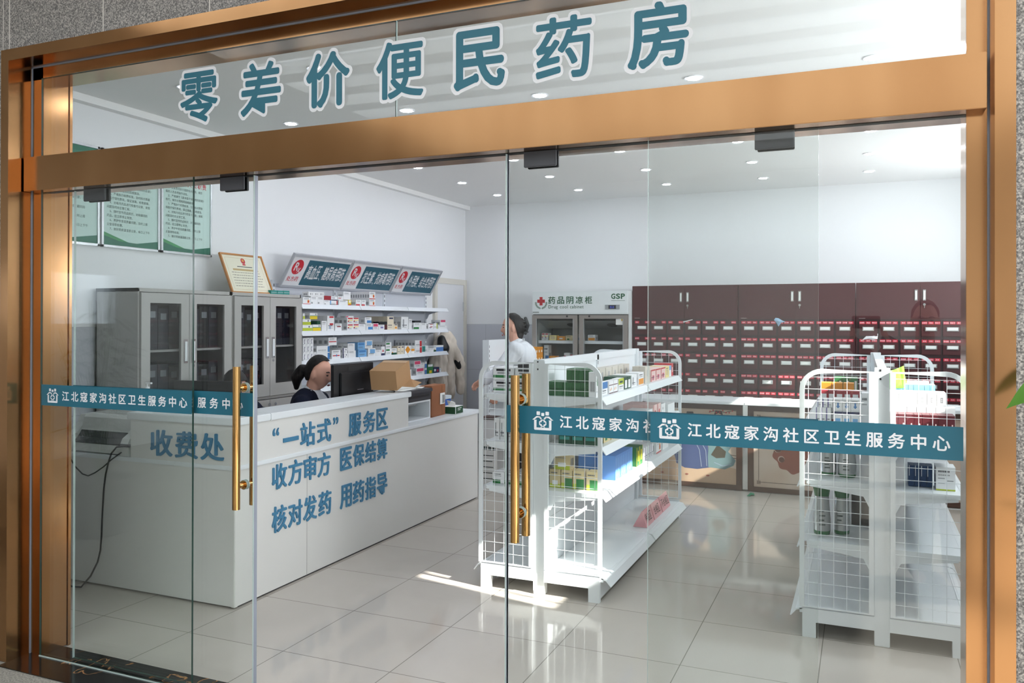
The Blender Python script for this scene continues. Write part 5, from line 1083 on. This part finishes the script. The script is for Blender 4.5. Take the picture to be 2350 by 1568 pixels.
# granule pouches on the right gondola
m_pg = mat('pouch_green', (26, 104, 56), .25); m_ps = mat('pouch_silver', (176, 180, 182), .25, .4)
def pouch(x, y, z, w, h, lab, rz=0, lean=.0):
    t = thing('foil_pouch', lab, 'pouch', (x, y, z), rz, group='silver and green foil pouches on the right gondola')
    def ring(zz, wx, dy, off): return [(wx*math.cos(a), off+dy*math.sin(a)*(1 if math.cos(a)**2 < .8 else .7), zz) for a in [2*PI*k/20 for k in range(20)]]
    R = []
    for f, fw, dd in ((0, .44, .042), (.08, .47, .045), (.3, .48, .042), (.55, .43, .034), (.75, .40, .024), (.9, .47, .010), (1.0, .5, .004)): R.append(ring(f*h, fw*w, dd, lean*f))
    for nm, a, c, m in (('pouch_foot', 0, 2, m_pg), ('pouch_body', 1, 5, m_ps), ('pouch_top', 4, 7, m_pg)):
        v = [p for r in R[a:c] for p in r]; n = c-a
        if nm == 'pouch_body': v = [(x_, y_-.0004 if y_ < 0 else y_+.0004, z_) for x_, y_, z_ in v]
        fs = [(i*20+k, i*20+(k+1) % 20, (i+1)*20+(k+1) % 20, (i+1)*20+k) for i in range(n-1) for k in range(20)]
        b = MB(); b.add(v, fs, m, True)
        if a == 0: b.add(v[:20], [tuple(range(19, -1, -1))], m)
        if c == 7: b.add(v[-20:], [tuple(range(20))], m)
        if nm == 'pouch_body':
            for k in range(4): b.rect((0, -.047, 0), XR, ZU, -.2*w, (.12-.06*(k % 2))*w, h*(.2+.09*k), h*(.23+.09*k), m_ptx)
        b.build(nm, t, org=(0, 0, 0))
pouch(-.165, 4.66, .791, .085, .19, 'silver pouch with green foot on the upper left level, outer one'); pouch(-.073, 4.63, .791, .095, .19, 'silver pouch with green foot on the upper left level, inner one')
pouch(-.195, 4.63, .481, .09, .26, 'green-topped silver pouch on the lower left level, outer one', .15, .02); pouch(-.10, 4.68, .481, .085, .25, 'green-topped silver pouch on the lower left level, inner one', -.1)
b = MB(); b.add([(.13, 4.9, 1.235), (.2, 4.88, 1.24), (.22, 4.93, 1.25), (.15, 4.96, 1.24), (.125, 4.89, 1.31), (.17, 4.87, 1.345), (.205, 4.9, 1.36), (.21, 4.95, 1.31), (.14, 4.95, 1.33)], [(0, 1, 5, 4), (1, 2, 6, 5), (2, 3, 7, 6), (3, 0, 4, 8), (3, 8, 7), (4, 5, 6, 7, 8)], mat('bag_lime', (130, 214, 50), .35)); tag(b.build('lime_bag'), 'bright lime green plastic bag on top of the right gondola', 'bag')
# ---- plant at the right of the shopfront
t = thing('potted_plant', 'green trailing plant reaching in at the right edge before the granite', 'plant', (.62, 2.38, 0)); m_leaf = mat('leaf_green', (86, 140, 44), .4); m_stem = mat('stem_green', (98, 128, 60), .5)
b = MB(); b.lathe([(.11, 0), (.15, .02), (.17, .38), (.175, .4), (.155, .4), (.15, .36)], mat('pot_grey', (120, 116, 110), .5), (.62, 2.38, 0)); b.build('pot', t)
def leaf(p, d, up, L, Wd):
    p = Vector(p); d = Vector(d).normalized(); s = d.cross(Vector(up)).normalized(); n = s.cross(d); b = MB(); v = []
    for k in range(9):
        f = k/8; w2 = Wd*math.sin(PI*min(1, f*1.02)**.75)*(1-f*.25)+.0004; c = p+d*L*f+n*(-.16*L*f*f)
        v += [c-s*w2+n*.12*w2, c, c+s*w2+n*.12*w2]
    b.add(v, [q for k in range(8) for q in ((k*3, k*3+1, k*3+4, k*3+3), (k*3+1, k*3+2, k*3+5, k*3+4))], m_leaf, True); b.build('leaf', t)
st = MB()
for p0, p1, p2_, d, L in (((.6, 2.38, .4), (.56, 2.4, 1.1), (.455, 2.43, 1.465), (-.9, .05, -.55), .145), ((.63, 2.38, .4), (.66, 2.38, 1.0), (.60, 2.4, 1.5), (-.5, -.4, .3), .15), ((.64, 2.36, .4), (.72, 2.3, .9), (.8, 2.25, 1.2), (.8, -.3, .3), .16), ((.6, 2.36, .4), (.55, 2.28, .8), (.5, 2.2, 1.0), (-.5, -.8, .1), .15), ((.65, 2.4, .4), (.74, 2.44, 1.2), (.78, 2.45, 1.45), (.4, .1, .8), .15)):
    st.tube([p0, p1, p2_], .004, m_stem, 6); leaf(p2_, d, (0, -.6, .8), L, L*.27)
st.build('stems', t)
# ---- ceiling downlights
m_lens = mat('downlight_lens', (235, 242, 255), .4, emit=85)
b = MB(); b.cyl((0, 0, 0), (0, 0, -.006), .058, m_vwhite, 24); rb = b.build('trim_ring'); rm = rb.data; bpy.data.objects.remove(rb)
b = MB(); b.cyl((0, 0, -.006), (0, 0, -.008), .041, m_lens, 24); rb = b.build('lens'); lm = rb.data; bpy.data.objects.remove(rb)
for j, y in enumerate((4.09, 5.16, 6.13, 7.13, 8.11, 9.06)):
    for i, x in enumerate((-4.06, -3.03, -2.0, -.97, .06)):
        t = thing('downlight', 'round recessed ceiling downlight, %s from the left in the %s row from the front glass' % (ORD[i], ORD[j]), 'ceiling light', (x, y, ZC), group='recessed ceiling downlights')
        child('trim_ring', rm, t, (0, 0, 0)); child('lens', lm, t, (0, 0, 0))
# ================================================================== PEOPLE
m_skin = mat('skin', (226, 172, 150), .5, spec=.35); m_hair = mat('black_hair', (14, 12, 13), .5, spec=.3); m_lip = mat('lips', (170, 92, 88), .5); m_eye = mat('eye_dark', (30, 22, 20), .2); m_navy = mat('navy_knit', (20, 26, 44), .8, spec=.2); m_shirt = mat('white_shirt', (232, 234, 240), .7, spec=.2); m_coatw = mat('white_coat_cloth', (228, 231, 236), .7, spec=.2); m_trs = mat('black_trousers', (22, 22, 26), .8, spec=.2); m_shoe = mat('black_shoes', (18, 18, 20), .35)
noisy(m_hair, 60, ((12, 11, 12), (34, 29, 28)), 2, stretch=(1, 1, .15))
class Fig:
    """local frame: f forward, l left, z up, about an origin"""
    def __init__(s, o, ang):
        s.o = Vector(o); s.f = Vector((math.cos(ang), math.sin(ang), 0)); s.l = Vector((-s.f.y, s.f.x, 0))
    def __call__(s, a, b, c): return s.o+s.f*a+s.l*b+Vector((0, 0, c))
def ball(b, c, ax, rad, m, nu=20, nv=14, fn=None):
    """ellipsoid with axes ax (3 vectors) and radii; fn reshapes unit coordinates"""
    v = []
    for i in range(nv+1):
        t = PI*i/nv
        for k in range(nu):
            p = Vector((math.sin(t)*math.cos(2*PI*k/nu), math.sin(t)*math.sin(2*PI*k/nu), math.cos(t)))
            if fn: p = fn(p)
            v.append(Vector(c)+ax[0]*p.x*rad[0]+ax[1]*p.y*rad[1]+ax[2]*p.z*rad[2])
    b.add(v, [(i*nu+k, (i+1)*nu+k, (i+1)*nu+(k+1) % nu, i*nu+(k+1) % nu) for i in range(nv) for k in range(nu)], m, True)
def limb(b, pts, rad, m, seg=14):
    pts = [Vector(p) for p in pts]; P, R = [], []
    for i in range(len(pts)-1):
        for k in range(6): t = k/6; P.append(pts[i].lerp(pts[i+1], t)); R.append(rad[i]*(1-t)+rad[i+1]*t)
    P.append(pts[-1]); R.append(rad[-1]); b.tube(P, R, m, seg)
    I = [Vector((1, 0, 0)), Vector((0, 1, 0)), Vector((0, 0, 1))]
    for p, r in zip(pts, rad): ball(b, p, I, (r, r, r), m, 14, 10)
def organic(b, name, parent, voxel, smooth=4, fold=0, fs=14):
    """fuse the pieces into one continuous skin"""
    o = b.build(name+'_raw'); COL.objects.unlink(o); md = o.modifiers.new('r', 'REMESH'); md.mode = 'VOXEL'; md.voxel_size = voxel; md.use_smooth_shade = True
    sm = o.modifiers.new('s', 'SMOOTH'); sm.factor = .5; sm.iterations = smooth
    me = evaluated(o); mm = b.mats[0]; me.materials.clear(); me.materials.append(mm)
    bpy.data.objects.remove(o); org = Vector(parent.location if parent.parent is None else parent.parent.location)
    n = len(me.vertices); co = np.empty(n*3); me.vertices.foreach_get('co', co); co = co.reshape(-1, 3)
    if fold:
        nn = np.empty(n*3); me.vertex_normals.foreach_get('vector', nn); nn = nn.reshape(-1, 3)
        k = np.array([noise.noise(Vector((q[0]*fs, q[1]*fs, q[2]*fs*.45)))+.5*noise.noise(Vector((q[0]*fs*2+3, q[1]*fs*2, q[2]*fs))) for q in co]); co = co+nn*(fold*k)[:, None]
    co = co-np.array(org); me.vertices.foreach_set('co', co.ravel()); me.update()
    me.name = name; q = bpy.data.objects.new(name, me); COL.objects.link(q); q.parent = parent; return q
Z3 = Vector((0, 0, 1))
def head_axes(F, pitch, roll=0):
    f = (F.f*math.cos(pitch)+Z3*math.sin(pitch)).normalized(); l = F.l.copy(); u = f.cross(l).normalized()
    return f, l, u
def hshape(p):
    x, y, z = p
    if z < 0: y *= 1-.34*min(1, -z)**1.3; x = x*(1-.10*(-z)) + .10*(-z)*(1 if x > 0 else .2)
    if x > .5 and -.45 < z < .2: x += .045*math.exp(-((z+.05)/.2)**2)*(x-.5)
    g = math.exp(-(y/.15)**2)
    if x > 0: x += .26*g*math.exp(-((z+.26)/.12)**2)+.12*g*math.exp(-((z+.08)/.16)**2)      # nose
    if x > 0: x += .06*math.exp(-(y/.3)**2)*math.exp(-((z+.58)/.10)**2)+.06*math.exp(-(y/.3)**2)*math.exp(-((z+.9)/.14)**2)   # mouth, chin
    if x > 0: x -= .07*math.exp(-((abs(y)-.34)/.16)**2)*math.exp(-((z-.02)/.12)**2)          # eye hollows
    return Vector((x, y, z))
def hand(b, wrist, d, palm_n, m, curl=.5, side=1):
    """palm with five unequal fingers; d along the hand, palm_n out of the palm, thumb to side"""
    w_ = Vector(wrist); d = Vector(d).normalized(); n = Vector(palm_n); n = (n-d*n.dot(d)).normalized(); s = d.cross(n)*side
    ball(b, w_+d*.05, (d, s, n), (.055, .041, .015), m, 14, 10)
    for k, (off, L) in enumerate(((-.030, .058), (-.010, .074), (.011, .080), (.031, .070))):
        p0 = w_+d*.088-s*off; a1 = d*math.cos(curl*.6)+n*math.sin(curl*.6); a2 = d*math.cos(curl*1.5)+n*math.sin(curl*1.5); a3 = d*math.cos(curl*2.2)+n*math.sin(curl*2.2)
        p1 = p0+a1*L*.45; p2_ = p1+a2*L*.32; p3 = p2_+a3*L*.26; limb(b, [p0, p1, p2_, p3], [.0092, .0085, .0078, .0068], m, 8)
    t0 = w_+d*.03+s*.034; t1 = t0+(d*.6+s*.7+n*.25).normalized()*.036; limb(b, [w_+d*.015+s*.02, t0, t1, t1+(d*.9+s*.2+n*.3).normalized()*.03], [.013, .0125, .0105, .0085], m, 8)
def person(name_loc, label, F, J, clothes, hair_fn, pitch, sitting):
    t = thing('person', label, 'person', name_loc)
    hf, hl, hu = head_axes(F, pitch); hc = J['head']
    b = MB(); ball(b, hc, (hf, hl, hu), (.091, .073, .117), m_skin, 48, 34, hshape)
    for s in (-1, 1): ball(b, hc+hl*s*.075-hf*.012-hu*.012, (hf*.9-hu*.2, hl, hu), (.020, .013, .036), m_skin, 12, 10)
    limb(b, [hc-hu*.07-hf*.02, J['neck']], [.054, .057], m_skin)
    for a, c, e, h, s in (('shl', 'ell', 'wrl', 'hdl', 1), ('shr', 'elr', 'wrr', 'hdr', -1)):
        limb(b, [J['neck']-Z3*.03, J[a], J[c], J[e]], [.052, .046, .036, .026], m_skin)
        hd = J[h]; hand(b, J[e], hd[0], hd[1], m_skin, hd[2], s)
    limb(b, [J['neck']-Z3*.02, J['chest'], J['waist'], J['hip']], [.06, .10, .10, .11], m_skin)
    for s, k, a in ((1, 'knl', 'anl'), (-1, 'knr', 'anr')): limb(b, [J['hip']+F.l*s*.08, J[k], J[a]], [.08, .052, .036], m_skin); ball(b, J[a]+F.f*.07-Z3*.04, (F.f, F.l, Z3), (.12, .04, .03), m_skin)
    body = organic(b, 'body', t, .006, 2)
    b = MB()
    for s in (-1, 1): ball(b, hc+hf*.078+hl*s*.028+hu*.004, (hf, hl, hu), (.008, .014, .0055), m_eye, 12, 8)
    b.build('eyes', t)
    b = MB()
    for s in (-1, 1): b.tube([hc+hf*.085+hl*s*.014+hu*.026, hc+hf*.083+hl*s*.030+hu*.031, hc+hf*.072+hl*s*.045+hu*.026], .0035, m_hair, 6)
    b.build('eyebrows', t)
    b = MB(); ball(b, hc+hf*.094-hu*.068, (hf, hl, hu), (.007, .021, .0075), m_lip, 14, 8); b.build('lips', t)
    hair_fn(t, hc, hf, hl, hu)
    clothes(t, F, J)
    return t
def cap_shape(p):
    # hair cap: opened over the face and ears
    return p
def hair_cap(t, hc, hf, hl, hu, extra, name='hair', full=1.0):
    b = MB()
    def fn(p):
        x, y, z = p
        k = min(1, max(0, (x+.34)/.2)); lim = (-.62-.3*max(0, -x-.4))*(1-k)+(.24+1.05*max(0, x+.12))*k   # behind the ear low, over it and the temple high
        lim = min(lim, .74)
        if z < lim: z = lim
        if x > .52+.25*z: x = .52+.25*z if z < .75 else x*.95
        return Vector((x, y, z))
    ball(b, hc-hf*.012+hu*.012, (hf, hl, hu), (.102, .084, .126), m_hair, 48, 36, fn)
    extra(b)
    return organic(b, name, t, .006, 3, .0015, 60)
# ---- woman in navy at the counter, facing the monitor
F = Fig((-3.79, 5.02, 0), math.radians(12)); hd_ = Vector((-3.715, 5.06, 1.205))
J = dict(head=hd_, neck=hd_-F.f*.055-Z3*.150, hip=F(-.07, 0, .52), chest=F(-.0, 0, .90), waist=F(-.05, 0, .70))
nk = J['neck']
J.update(shl=nk+F.l*.17-Z3*.065-F.f*.01, shr=nk-F.l*.17-Z3*.065-F.f*.01, ell=F(.10, .24, .83), elr=F(.06, -.25, .83), wrl=F(.23, .13, .815), wrr=F(.21, -.13, .815), hdl=((F.f-F.l*.3), -Z3, .35), hdr=((F.f+F.l*.3), -Z3, .35), knl=F(.30, .09, .50), knr=F(.30, -.09, .50), anl=F(.27, .09, .09), anr=F(.27, -.09, .09))
def cl_navy(t, F, J):
    b = MB(); I = (F.f, F.l, Z3); nk = J['neck']
    limb(b, [nk-Z3*.055-F.f*.01, J['chest'], J['waist'], J['hip']], [.072, .122, .122, .13], m_navy, 18)
    ball(b, J['chest']+Z3*.06, I, (.118, .165, .14), m_navy)
    for a, c, e in (('shl', 'ell', 'wrl'), ('shr', 'elr', 'wrr')): limb(b, [nk-Z3*.075, J[a], J[c], J[e]], [.07, .068, .052, .040], m_navy)
    organic(b, 'navy_cardigan', t, .008, 4, .004)
    b = MB()   # white piping round the V neck and the shirt collar
    for s in (-1, 1): b.tube([nk+F.l*s*.062-F.f*.055-Z3*.0, nk+F.l*s*.088+F.f*.01-Z3*.028, nk+F.l*s*.075+F.f*.085-Z3*.085, nk+F.l*s*.04+F.f*.128-Z3*.16, nk+F.f*.145-Z3*.24], .0045, m_shirt, 8)
    b.build('white_piping', t)
    b = MB(); limb(b, [nk+Z3*.012-F.f*.008, nk-Z3*.05+F.f*.03], [.064, .075], m_shirt, 18)
    ball(b, nk+F.f*.075-Z3*.10, I, (.055, .055, .10), m_shirt)
    organic(b, 'shirt', t, .006, 2)
    b = MB()
    for s in (-1, 1):
        p = [nk+F.l*s*.012+F.f*.075-Z3*.02, nk+F.l*s*.066+F.f*.02+Z3*.03, nk+F.l*s*.072-F.f*.03+Z3*.02, nk+F.l*s*.085+F.f*.05-Z3*.045, nk+F.l*s*.05+F.f*.11-Z3*.085]
        b.add(p+[q+F.f*.003+F.l*s*.003 for q in p], [(0, 1, 3, 4), (1, 2, 3), (5, 9, 8, 6), (6, 8, 7), (0, 4, 9, 5), (4, 3, 8, 9), (1, 0, 5, 6)], m_shirt)
    b.build('shirt_collar', t)
    b = MB()
    for s, k, a in ((1, 'knl', 'anl'), (-1, 'knr', 'anr')): limb(b, [J['hip']+F.l*s*.07, J[k], J[a]+Z3*.02], [.10, .072, .055], m_trs)
    organic(b, 'trousers', t, .009, 3, .003)
    for s, a in ((1, 'anl'), (-1, 'anr')): b = MB(); ball(b, J[a]+F.f*.07-Z3*.042, (F.f, F.l, Z3), (.135, .048, .045), m_shoe); b.build('shoe', t)
def hr_tail(t, hc, hf, hl, hu):
    def ex(b):
        limb(b, [hc-hf*.09+hu*.015, hc-hf*.135-hu*.01, hc-hf*.165-hu*.075, hc-hf*.150-hu*.15], [.026, .043, .046, .02], m_hair, 12)
    hair_cap(t, hc, hf, hl, hu, ex)
    b = MB(); b.tube([hc-hf*.102+hl*.028*math.cos(a)+hu*(.018+.028*math.sin(a)) for a in [2*PI*k/14 for k in range(14)]], .006, mat('hair_tie_tan', (150, 120, 96), .6), 8, True); b.build('hair_tie', t)
person((-3.79, 4.99, 0), 'person in a navy cardigan with white collar and black ponytail, seated behind the monitor', F, J, cl_navy, hr_tail, math.radians(-14), True)
# ---- colleague mostly hidden behind the cashier monitor
F = Fig((-4.04, 4.60, 0), math.radians(-60)); hd_ = Vector((-4.0, 4.49, 1.135))
J = dict(head=hd_, neck=hd_-F.f*.05-Z3*.145, hip=F(-.06, 0, .52), chest=F(.0, 0, .86), waist=F(-.03, 0, .68)); nk = J['neck']
J.update(shl=nk+F.l*.17-Z3*.065, shr=nk-F.l*.17-Z3*.065, ell=F(.08, .25, .82), elr=F(.08, -.25, .82), wrl=F(.26, .12, .825), wrr=F(.26, -.12, .825), hdl=((F.f-F.l*.3), -Z3, .35), hdr=((F.f+F.l*.3), -Z3, .35), knl=F(.34, .09, .50), knr=F(.34, -.09, .50), anl=F(.3, .09, .09), anr=F(.3, -.09, .09))
def hr_plain(t, hc, hf, hl, hu): hair_cap(t, hc, hf, hl, hu, lambda b: ball(b, hc-hf*.1-hu*.02, (hf, hl, hu), (.04, .04, .04), m_hair))
def cl_dark(t, F, J):
    cl_navy(t, F, J)
person((-4.04, 4.60, 0), 'person with black hair bent low behind the cashier monitor, only the head top showing', F, J, cl_dark, hr_plain, math.radians(-55), True)
# chairs they sit on
def chair(loc, rz, lab):
    t = thing('office_chair', lab, 'chair', loc, rz, group='black office chairs behind the counter')
    def fin(b, n): return b.build(n, t, org=(0, 0, 0))
    b = MB(); b.box(-.21, .21, -.22, .22, .36, .42, m_black, .02); fin(b, 'seat')
    b = MB(); b.cyl((0, 0, .06), (0, 0, .36), .025, m_steel); fin(b, 'column')
    b = MB(); [b.cyl((0, 0, .07), (.25*math.cos(a), .25*math.sin(a), .05), .016, m_black, 8) for a in [2*PI*k/5 for k in range(5)]]; [b.cyl((.25*math.cos(a), .25*math.sin(a)-.012, .026), (.25*math.cos(a), .25*math.sin(a)+.012, .026), .026, m_black, 12) for a in [2*PI*k/5 for k in range(5)]]; fin(b, 'wheel_base')
chair((-3.85, 4.96, 0), math.radians(24), 'black office chair under the person in the navy cardigan'); chair((-4.08, 4.66, 0), math.radians(-60), 'black office chair under the person behind the cashier monitor')
# ---- colleague in a white coat standing beyond the gondola
F = Fig((-2.99, 7.27, 0), math.radians(203)); hd_ = Vector((-3.075, 7.21, 1.535))
J = dict(head=hd_, neck=hd_-F.f*.035-Z3*.150, hip=F(-.0, 0, .92), chest=F(.035, 0, 1.20), waist=F(.0, 0, 1.04)); nk = J['neck']
J.update(shl=nk+F.l*.185-Z3*.065, shr=nk-F.l*.185-Z3*.065, ell=nk+F.l*.20+F.f*.15-Z3*.24, elr=nk-F.l*.23+F.f*.10-Z3*.27, wrl=nk+F.l*.12+F.f*.17-Z3*.43, wrr=nk-F.l*.16+F.f*.30-Z3*.36, hdl=((F.f*.3-Z3*.95), -F.l-F.f*.2, .5), hdr=((F.f*.8-Z3*.5), -Z3*.5+F.l*.5, .5), knl=F(.01, .085, .48), knr=F(.02, -.085, .48), anl=F(-.02, .09, .09), anr=F(0, -.09, .09))
def cl_coat(t, F, J):
    I = (F.f, F.l, Z3); nk = J['neck']; b = MB()
    limb(b, [nk-Z3*.03-F.f*.005, J['chest'], J['waist'], J['hip'], J['hip']-Z3*.25], [.070, .135, .142, .155, .165], m_coatw, 20)
    ball(b, J['chest']+Z3*.06-F.f*.03, I, (.135, .185, .15), m_coatw)
    for a, c, e in (('shl', 'ell', 'wrl'), ('shr', 'elr', 'wrr')): limb(b, [nk-Z3*.06, J[a], J[c], J[e]], [.075, .080, .064, .052], m_coatw)
    organic(b, 'white_coat', t, .008, 3, .012, 12)
    b = MB(); limb(b, [nk+Z3*.0-F.f*.01, nk-Z3*.035], [.066, .075], m_coatw, 18); organic(b, 'coat_collar', t, .007, 2)
    b = MB()
    for s, k, a in ((1, 'knl', 'anl'), (-1, 'knr', 'anr')): limb(b, [J['hip']+F.l*s*.07, J[k], J[a]+Z3*.02], [.10, .075, .06], m_trs)
    organic(b, 'trousers', t, .009, 3, .003)
    for s, a in ((1, 'anl'), (-1, 'anr')): b = MB(); ball(b, J[a]+F.f*.07-Z3*.042, (F.f, F.l, Z3), (.135, .048, .045), m_shoe); b.build('shoe', t)
def hr_bun(t, hc, hf, hl, hu):
    hair_cap(t, hc, hf, hl, hu, lambda b: (ball(b, hc-hf*.09+hu*.0, (hf, hl, hu), (.045, .05, .085), m_hair), ball(b, hc-hf*.06-hu*.08, (hf, hl, hu), (.045, .05, .05), m_hair)))
    b = MB()
    for s in (-1, 1):
        limb(b, [hc-hf*.135+hl*s*.014+hu*.075, hc-hf*.152+hl*s*.03+hu*.01, hc-hf*.125+hl*s*.026-hu*.07], [.016, .018, .012], m_black, 10)
        for k in range(4): limb(b, [hc-hf*.15+hl*s*.03+hu*(.05-.035*k), hc-hf*.11+hl*s*.052+hu*(.045-.035*k)], [.006, .004], m_black, 6)
    b.build('hair_claw', t)
person((-2.99, 7.27, 0), 'person in a white coat with black hair clipped up, standing in profile beyond the gondola', F, J, cl_coat, hr_bun, math.radians(-4), False)
# ---- the photographer, seen only as a reflection in the right hand glass
F = Fig((.42, -.22, 0), math.radians(90)); hd_ = Vector((.36, -.27, 1.60))
J = dict(head=hd_, neck=hd_-F.f*.02-Z3*.155, hip=F(-.02, 0, .92), chest=F(-.02, 0, 1.24), waist=F(-.02, 0, 1.06)); nk = J['neck']
J.update(shl=nk+F.l*.20-Z3*.065, shr=nk-F.l*.20-Z3*.065, ell=Vector((.16, -.20, 1.24)), elr=Vector((.50, -.06, 1.25)), wrl=Vector((-.05, -.12, 1.46)), wrr=Vector((.14, -.11, 1.47)), hdl=(Vector((-.1, .2, 1)), Vector((1, .3, 0)), .7), hdr=(Vector((-.3, .2, 1)), Vector((-1, .3, 0)), .7), knl=F(.02, .09, .48), knr=F(.04, -.09, .48), anl=F(0, .10, .09), anr=F(.06, -.10, .09))
m_grey = mat('charcoal_jacket', (40, 42, 48), .8, spec=.2); m_gtr = mat('grey_trousers', (58, 60, 66), .8, spec=.2)
def hr_short(t, hc, hf, hl, hu): hair_cap(t, hc, hf, hl, hu, lambda b: ball(b, hc-hf*.05+hu*.02, (hf, hl, hu), (.05, .05, .05), m_hair))
def cl_suit(t, F, J):
    nk = J['neck']; b = MB(); limb(b, [nk-Z3*.05, J['chest'], J['waist'], J['hip']-Z3*.06], [.075, .135, .135, .145], m_grey, 18); ball(b, J['chest']+Z3*.07, (F.f, F.l, Z3), (.12, .20, .15), m_grey)
    for a, c, e in (('shl', 'ell', 'wrl'), ('shr', 'elr', 'wrr')): limb(b, [nk-Z3*.06, J[a], J[c], J[e]], [.07, .074, .056, .044], m_grey)
    organic(b, 'jacket', t, .01, 3, .004); b = MB()
    for s, k, a in ((1, 'knl', 'anl'), (-1, 'knr', 'anr')): limb(b, [J['hip']+F.l*s*.08, J[k], J[a]+Z3*.01], [.105, .085, .075], m_gtr)
    organic(b, 'trousers', t, .01, 3, .003)
    for s, a in ((1, 'anl'), (-1, 'anr')): b = MB(); d = (F.f*.8-F.l*.6).normalized(); ball(b, J[a]+d*.07-Z3*.042, (d, Z3.cross(d), Z3), (.145, .05, .048), m_shoe); b.build('shoe', t)
person((.42, -.22, 0), 'person in dark jacket and grey trousers holding up a phone, mirrored in the right glass', F, J, cl_suit, hr_short, math.radians(-2), False)
b = MB(); b.box(-.06, .10, -.045, -.034, 1.555, 1.632, m_black, .004); tag(b.build('phone'), 'black phone held up by the photographer mirrored in the right glass', 'phone')
# ---- leafy plant inside the hall whose reflection shows in the left glass
t = thing('potted_plant', 'tall leafy plant mirrored in the left glass pane', 'plant', (-5.25, 1.0, 0)); rnd = random.Random(4)
b = MB(); b.lathe([(.16, 0), (.2, .02), (.24, .42), (.22, .42), (.2, .38)], mat('pot_grey', (120, 116, 110), .5), (-5.25, 1.0, 0)); b.build('pot', t)
m_leaf2 = mat('leaf_dark', (44, 74, 40), .5); b = MB(); st = MB()
for k in range(16):
    a = rnd.uniform(0, 6.28); r = rnd.uniform(.05, .3); top = rnd.uniform(.9, 1.8); p0 = Vector((-5.25, 1.0, .38)); p1 = Vector((-5.25+r*math.cos(a), 1.0+r*math.sin(a), top)); st.tube([p0, p0.lerp(p1, .5)+Vector((0, 0, .1)), p1], .006, m_stem, 6)
    for q in range(9):
        c = p0.lerp(p1, .4+.6*q/9); aa = rnd.uniform(0, 6.28); d = Vector((math.cos(aa), math.sin(aa), rnd.uniform(-.5, .1))).normalized(); sd = d.cross(Z3).normalized(); L = rnd.uniform(.14, .26); wv = .018
        b.add([c, c+d*L*.3+sd*wv, c+d*L*.7+sd*wv*.8-Z3*.02, c+d*L-Z3*.05, c+d*L*.7-sd*wv*.8-Z3*.02, c+d*L*.3-sd*wv], [(0, 1, 2, 3, 4, 5)], m_leaf2)
f = b.build('foliage', t); st.build('stems', t)
# ---- beige coat hanging from the end of the wall shelving
m_bcoat = mat('beige_coat_cloth', (226, 214, 200), .8, spec=.15)
t = thing('hanging_coat', 'beige padded jacket with black hood lining hanging at the end of the wall shelving', 'coat', (-4.74, 9.0, .7))
b = MB(); X = Vector((1, 0, 0)); Y = Vector((0, 1, 0))
limb(b, [(-4.72, 8.93, 1.44), (-4.72, 9.03, 1.36), (-4.71, 9.15, 1.18)], [.035, .09, .085], m_bcoat); limb(b, [(-4.74, 8.92, 1.36), (-4.75, 8.84, 1.12), (-4.75, 8.83, .92), (-4.75, 8.86, .74)], [.07, .105, .115, .10], m_bcoat)
limb(b, [(-4.72, 9.0, 1.30), (-4.73, 9.06, 1.05), (-4.73, 9.07, .86), (-4.72, 9.12, .70)], [.09, .085, .085, .075], m_bcoat); limb(b, [(-4.70, 9.16, 1.22), (-4.68, 9.27, 1.02), (-4.68, 9.31, .85), (-4.69, 9.33, .71)], [.085, .075, .062, .055], m_bcoat)
organic(b, 'jacket_shell', t, .010, 2, .026, 13)
b = MB(); limb(b, [(-4.70, 8.84, 1.37), (-4.685, 8.86, 1.26), (-4.70, 8.88, 1.17)], [.05, .075, .05], m_black); limb(b, [(-4.66, 9.19, 1.10), (-4.655, 9.22, 1.02)], [.045, .035], m_black); organic(b, 'black_lining', t, .01, 2, .006)
b = MB(); b.cyl((-4.85, 8.74, 1.44), (-4.72, 8.93, 1.47), .008, m_steel); b.build('hanger_hook', t)

bpy.data.scenes.remove(TS)
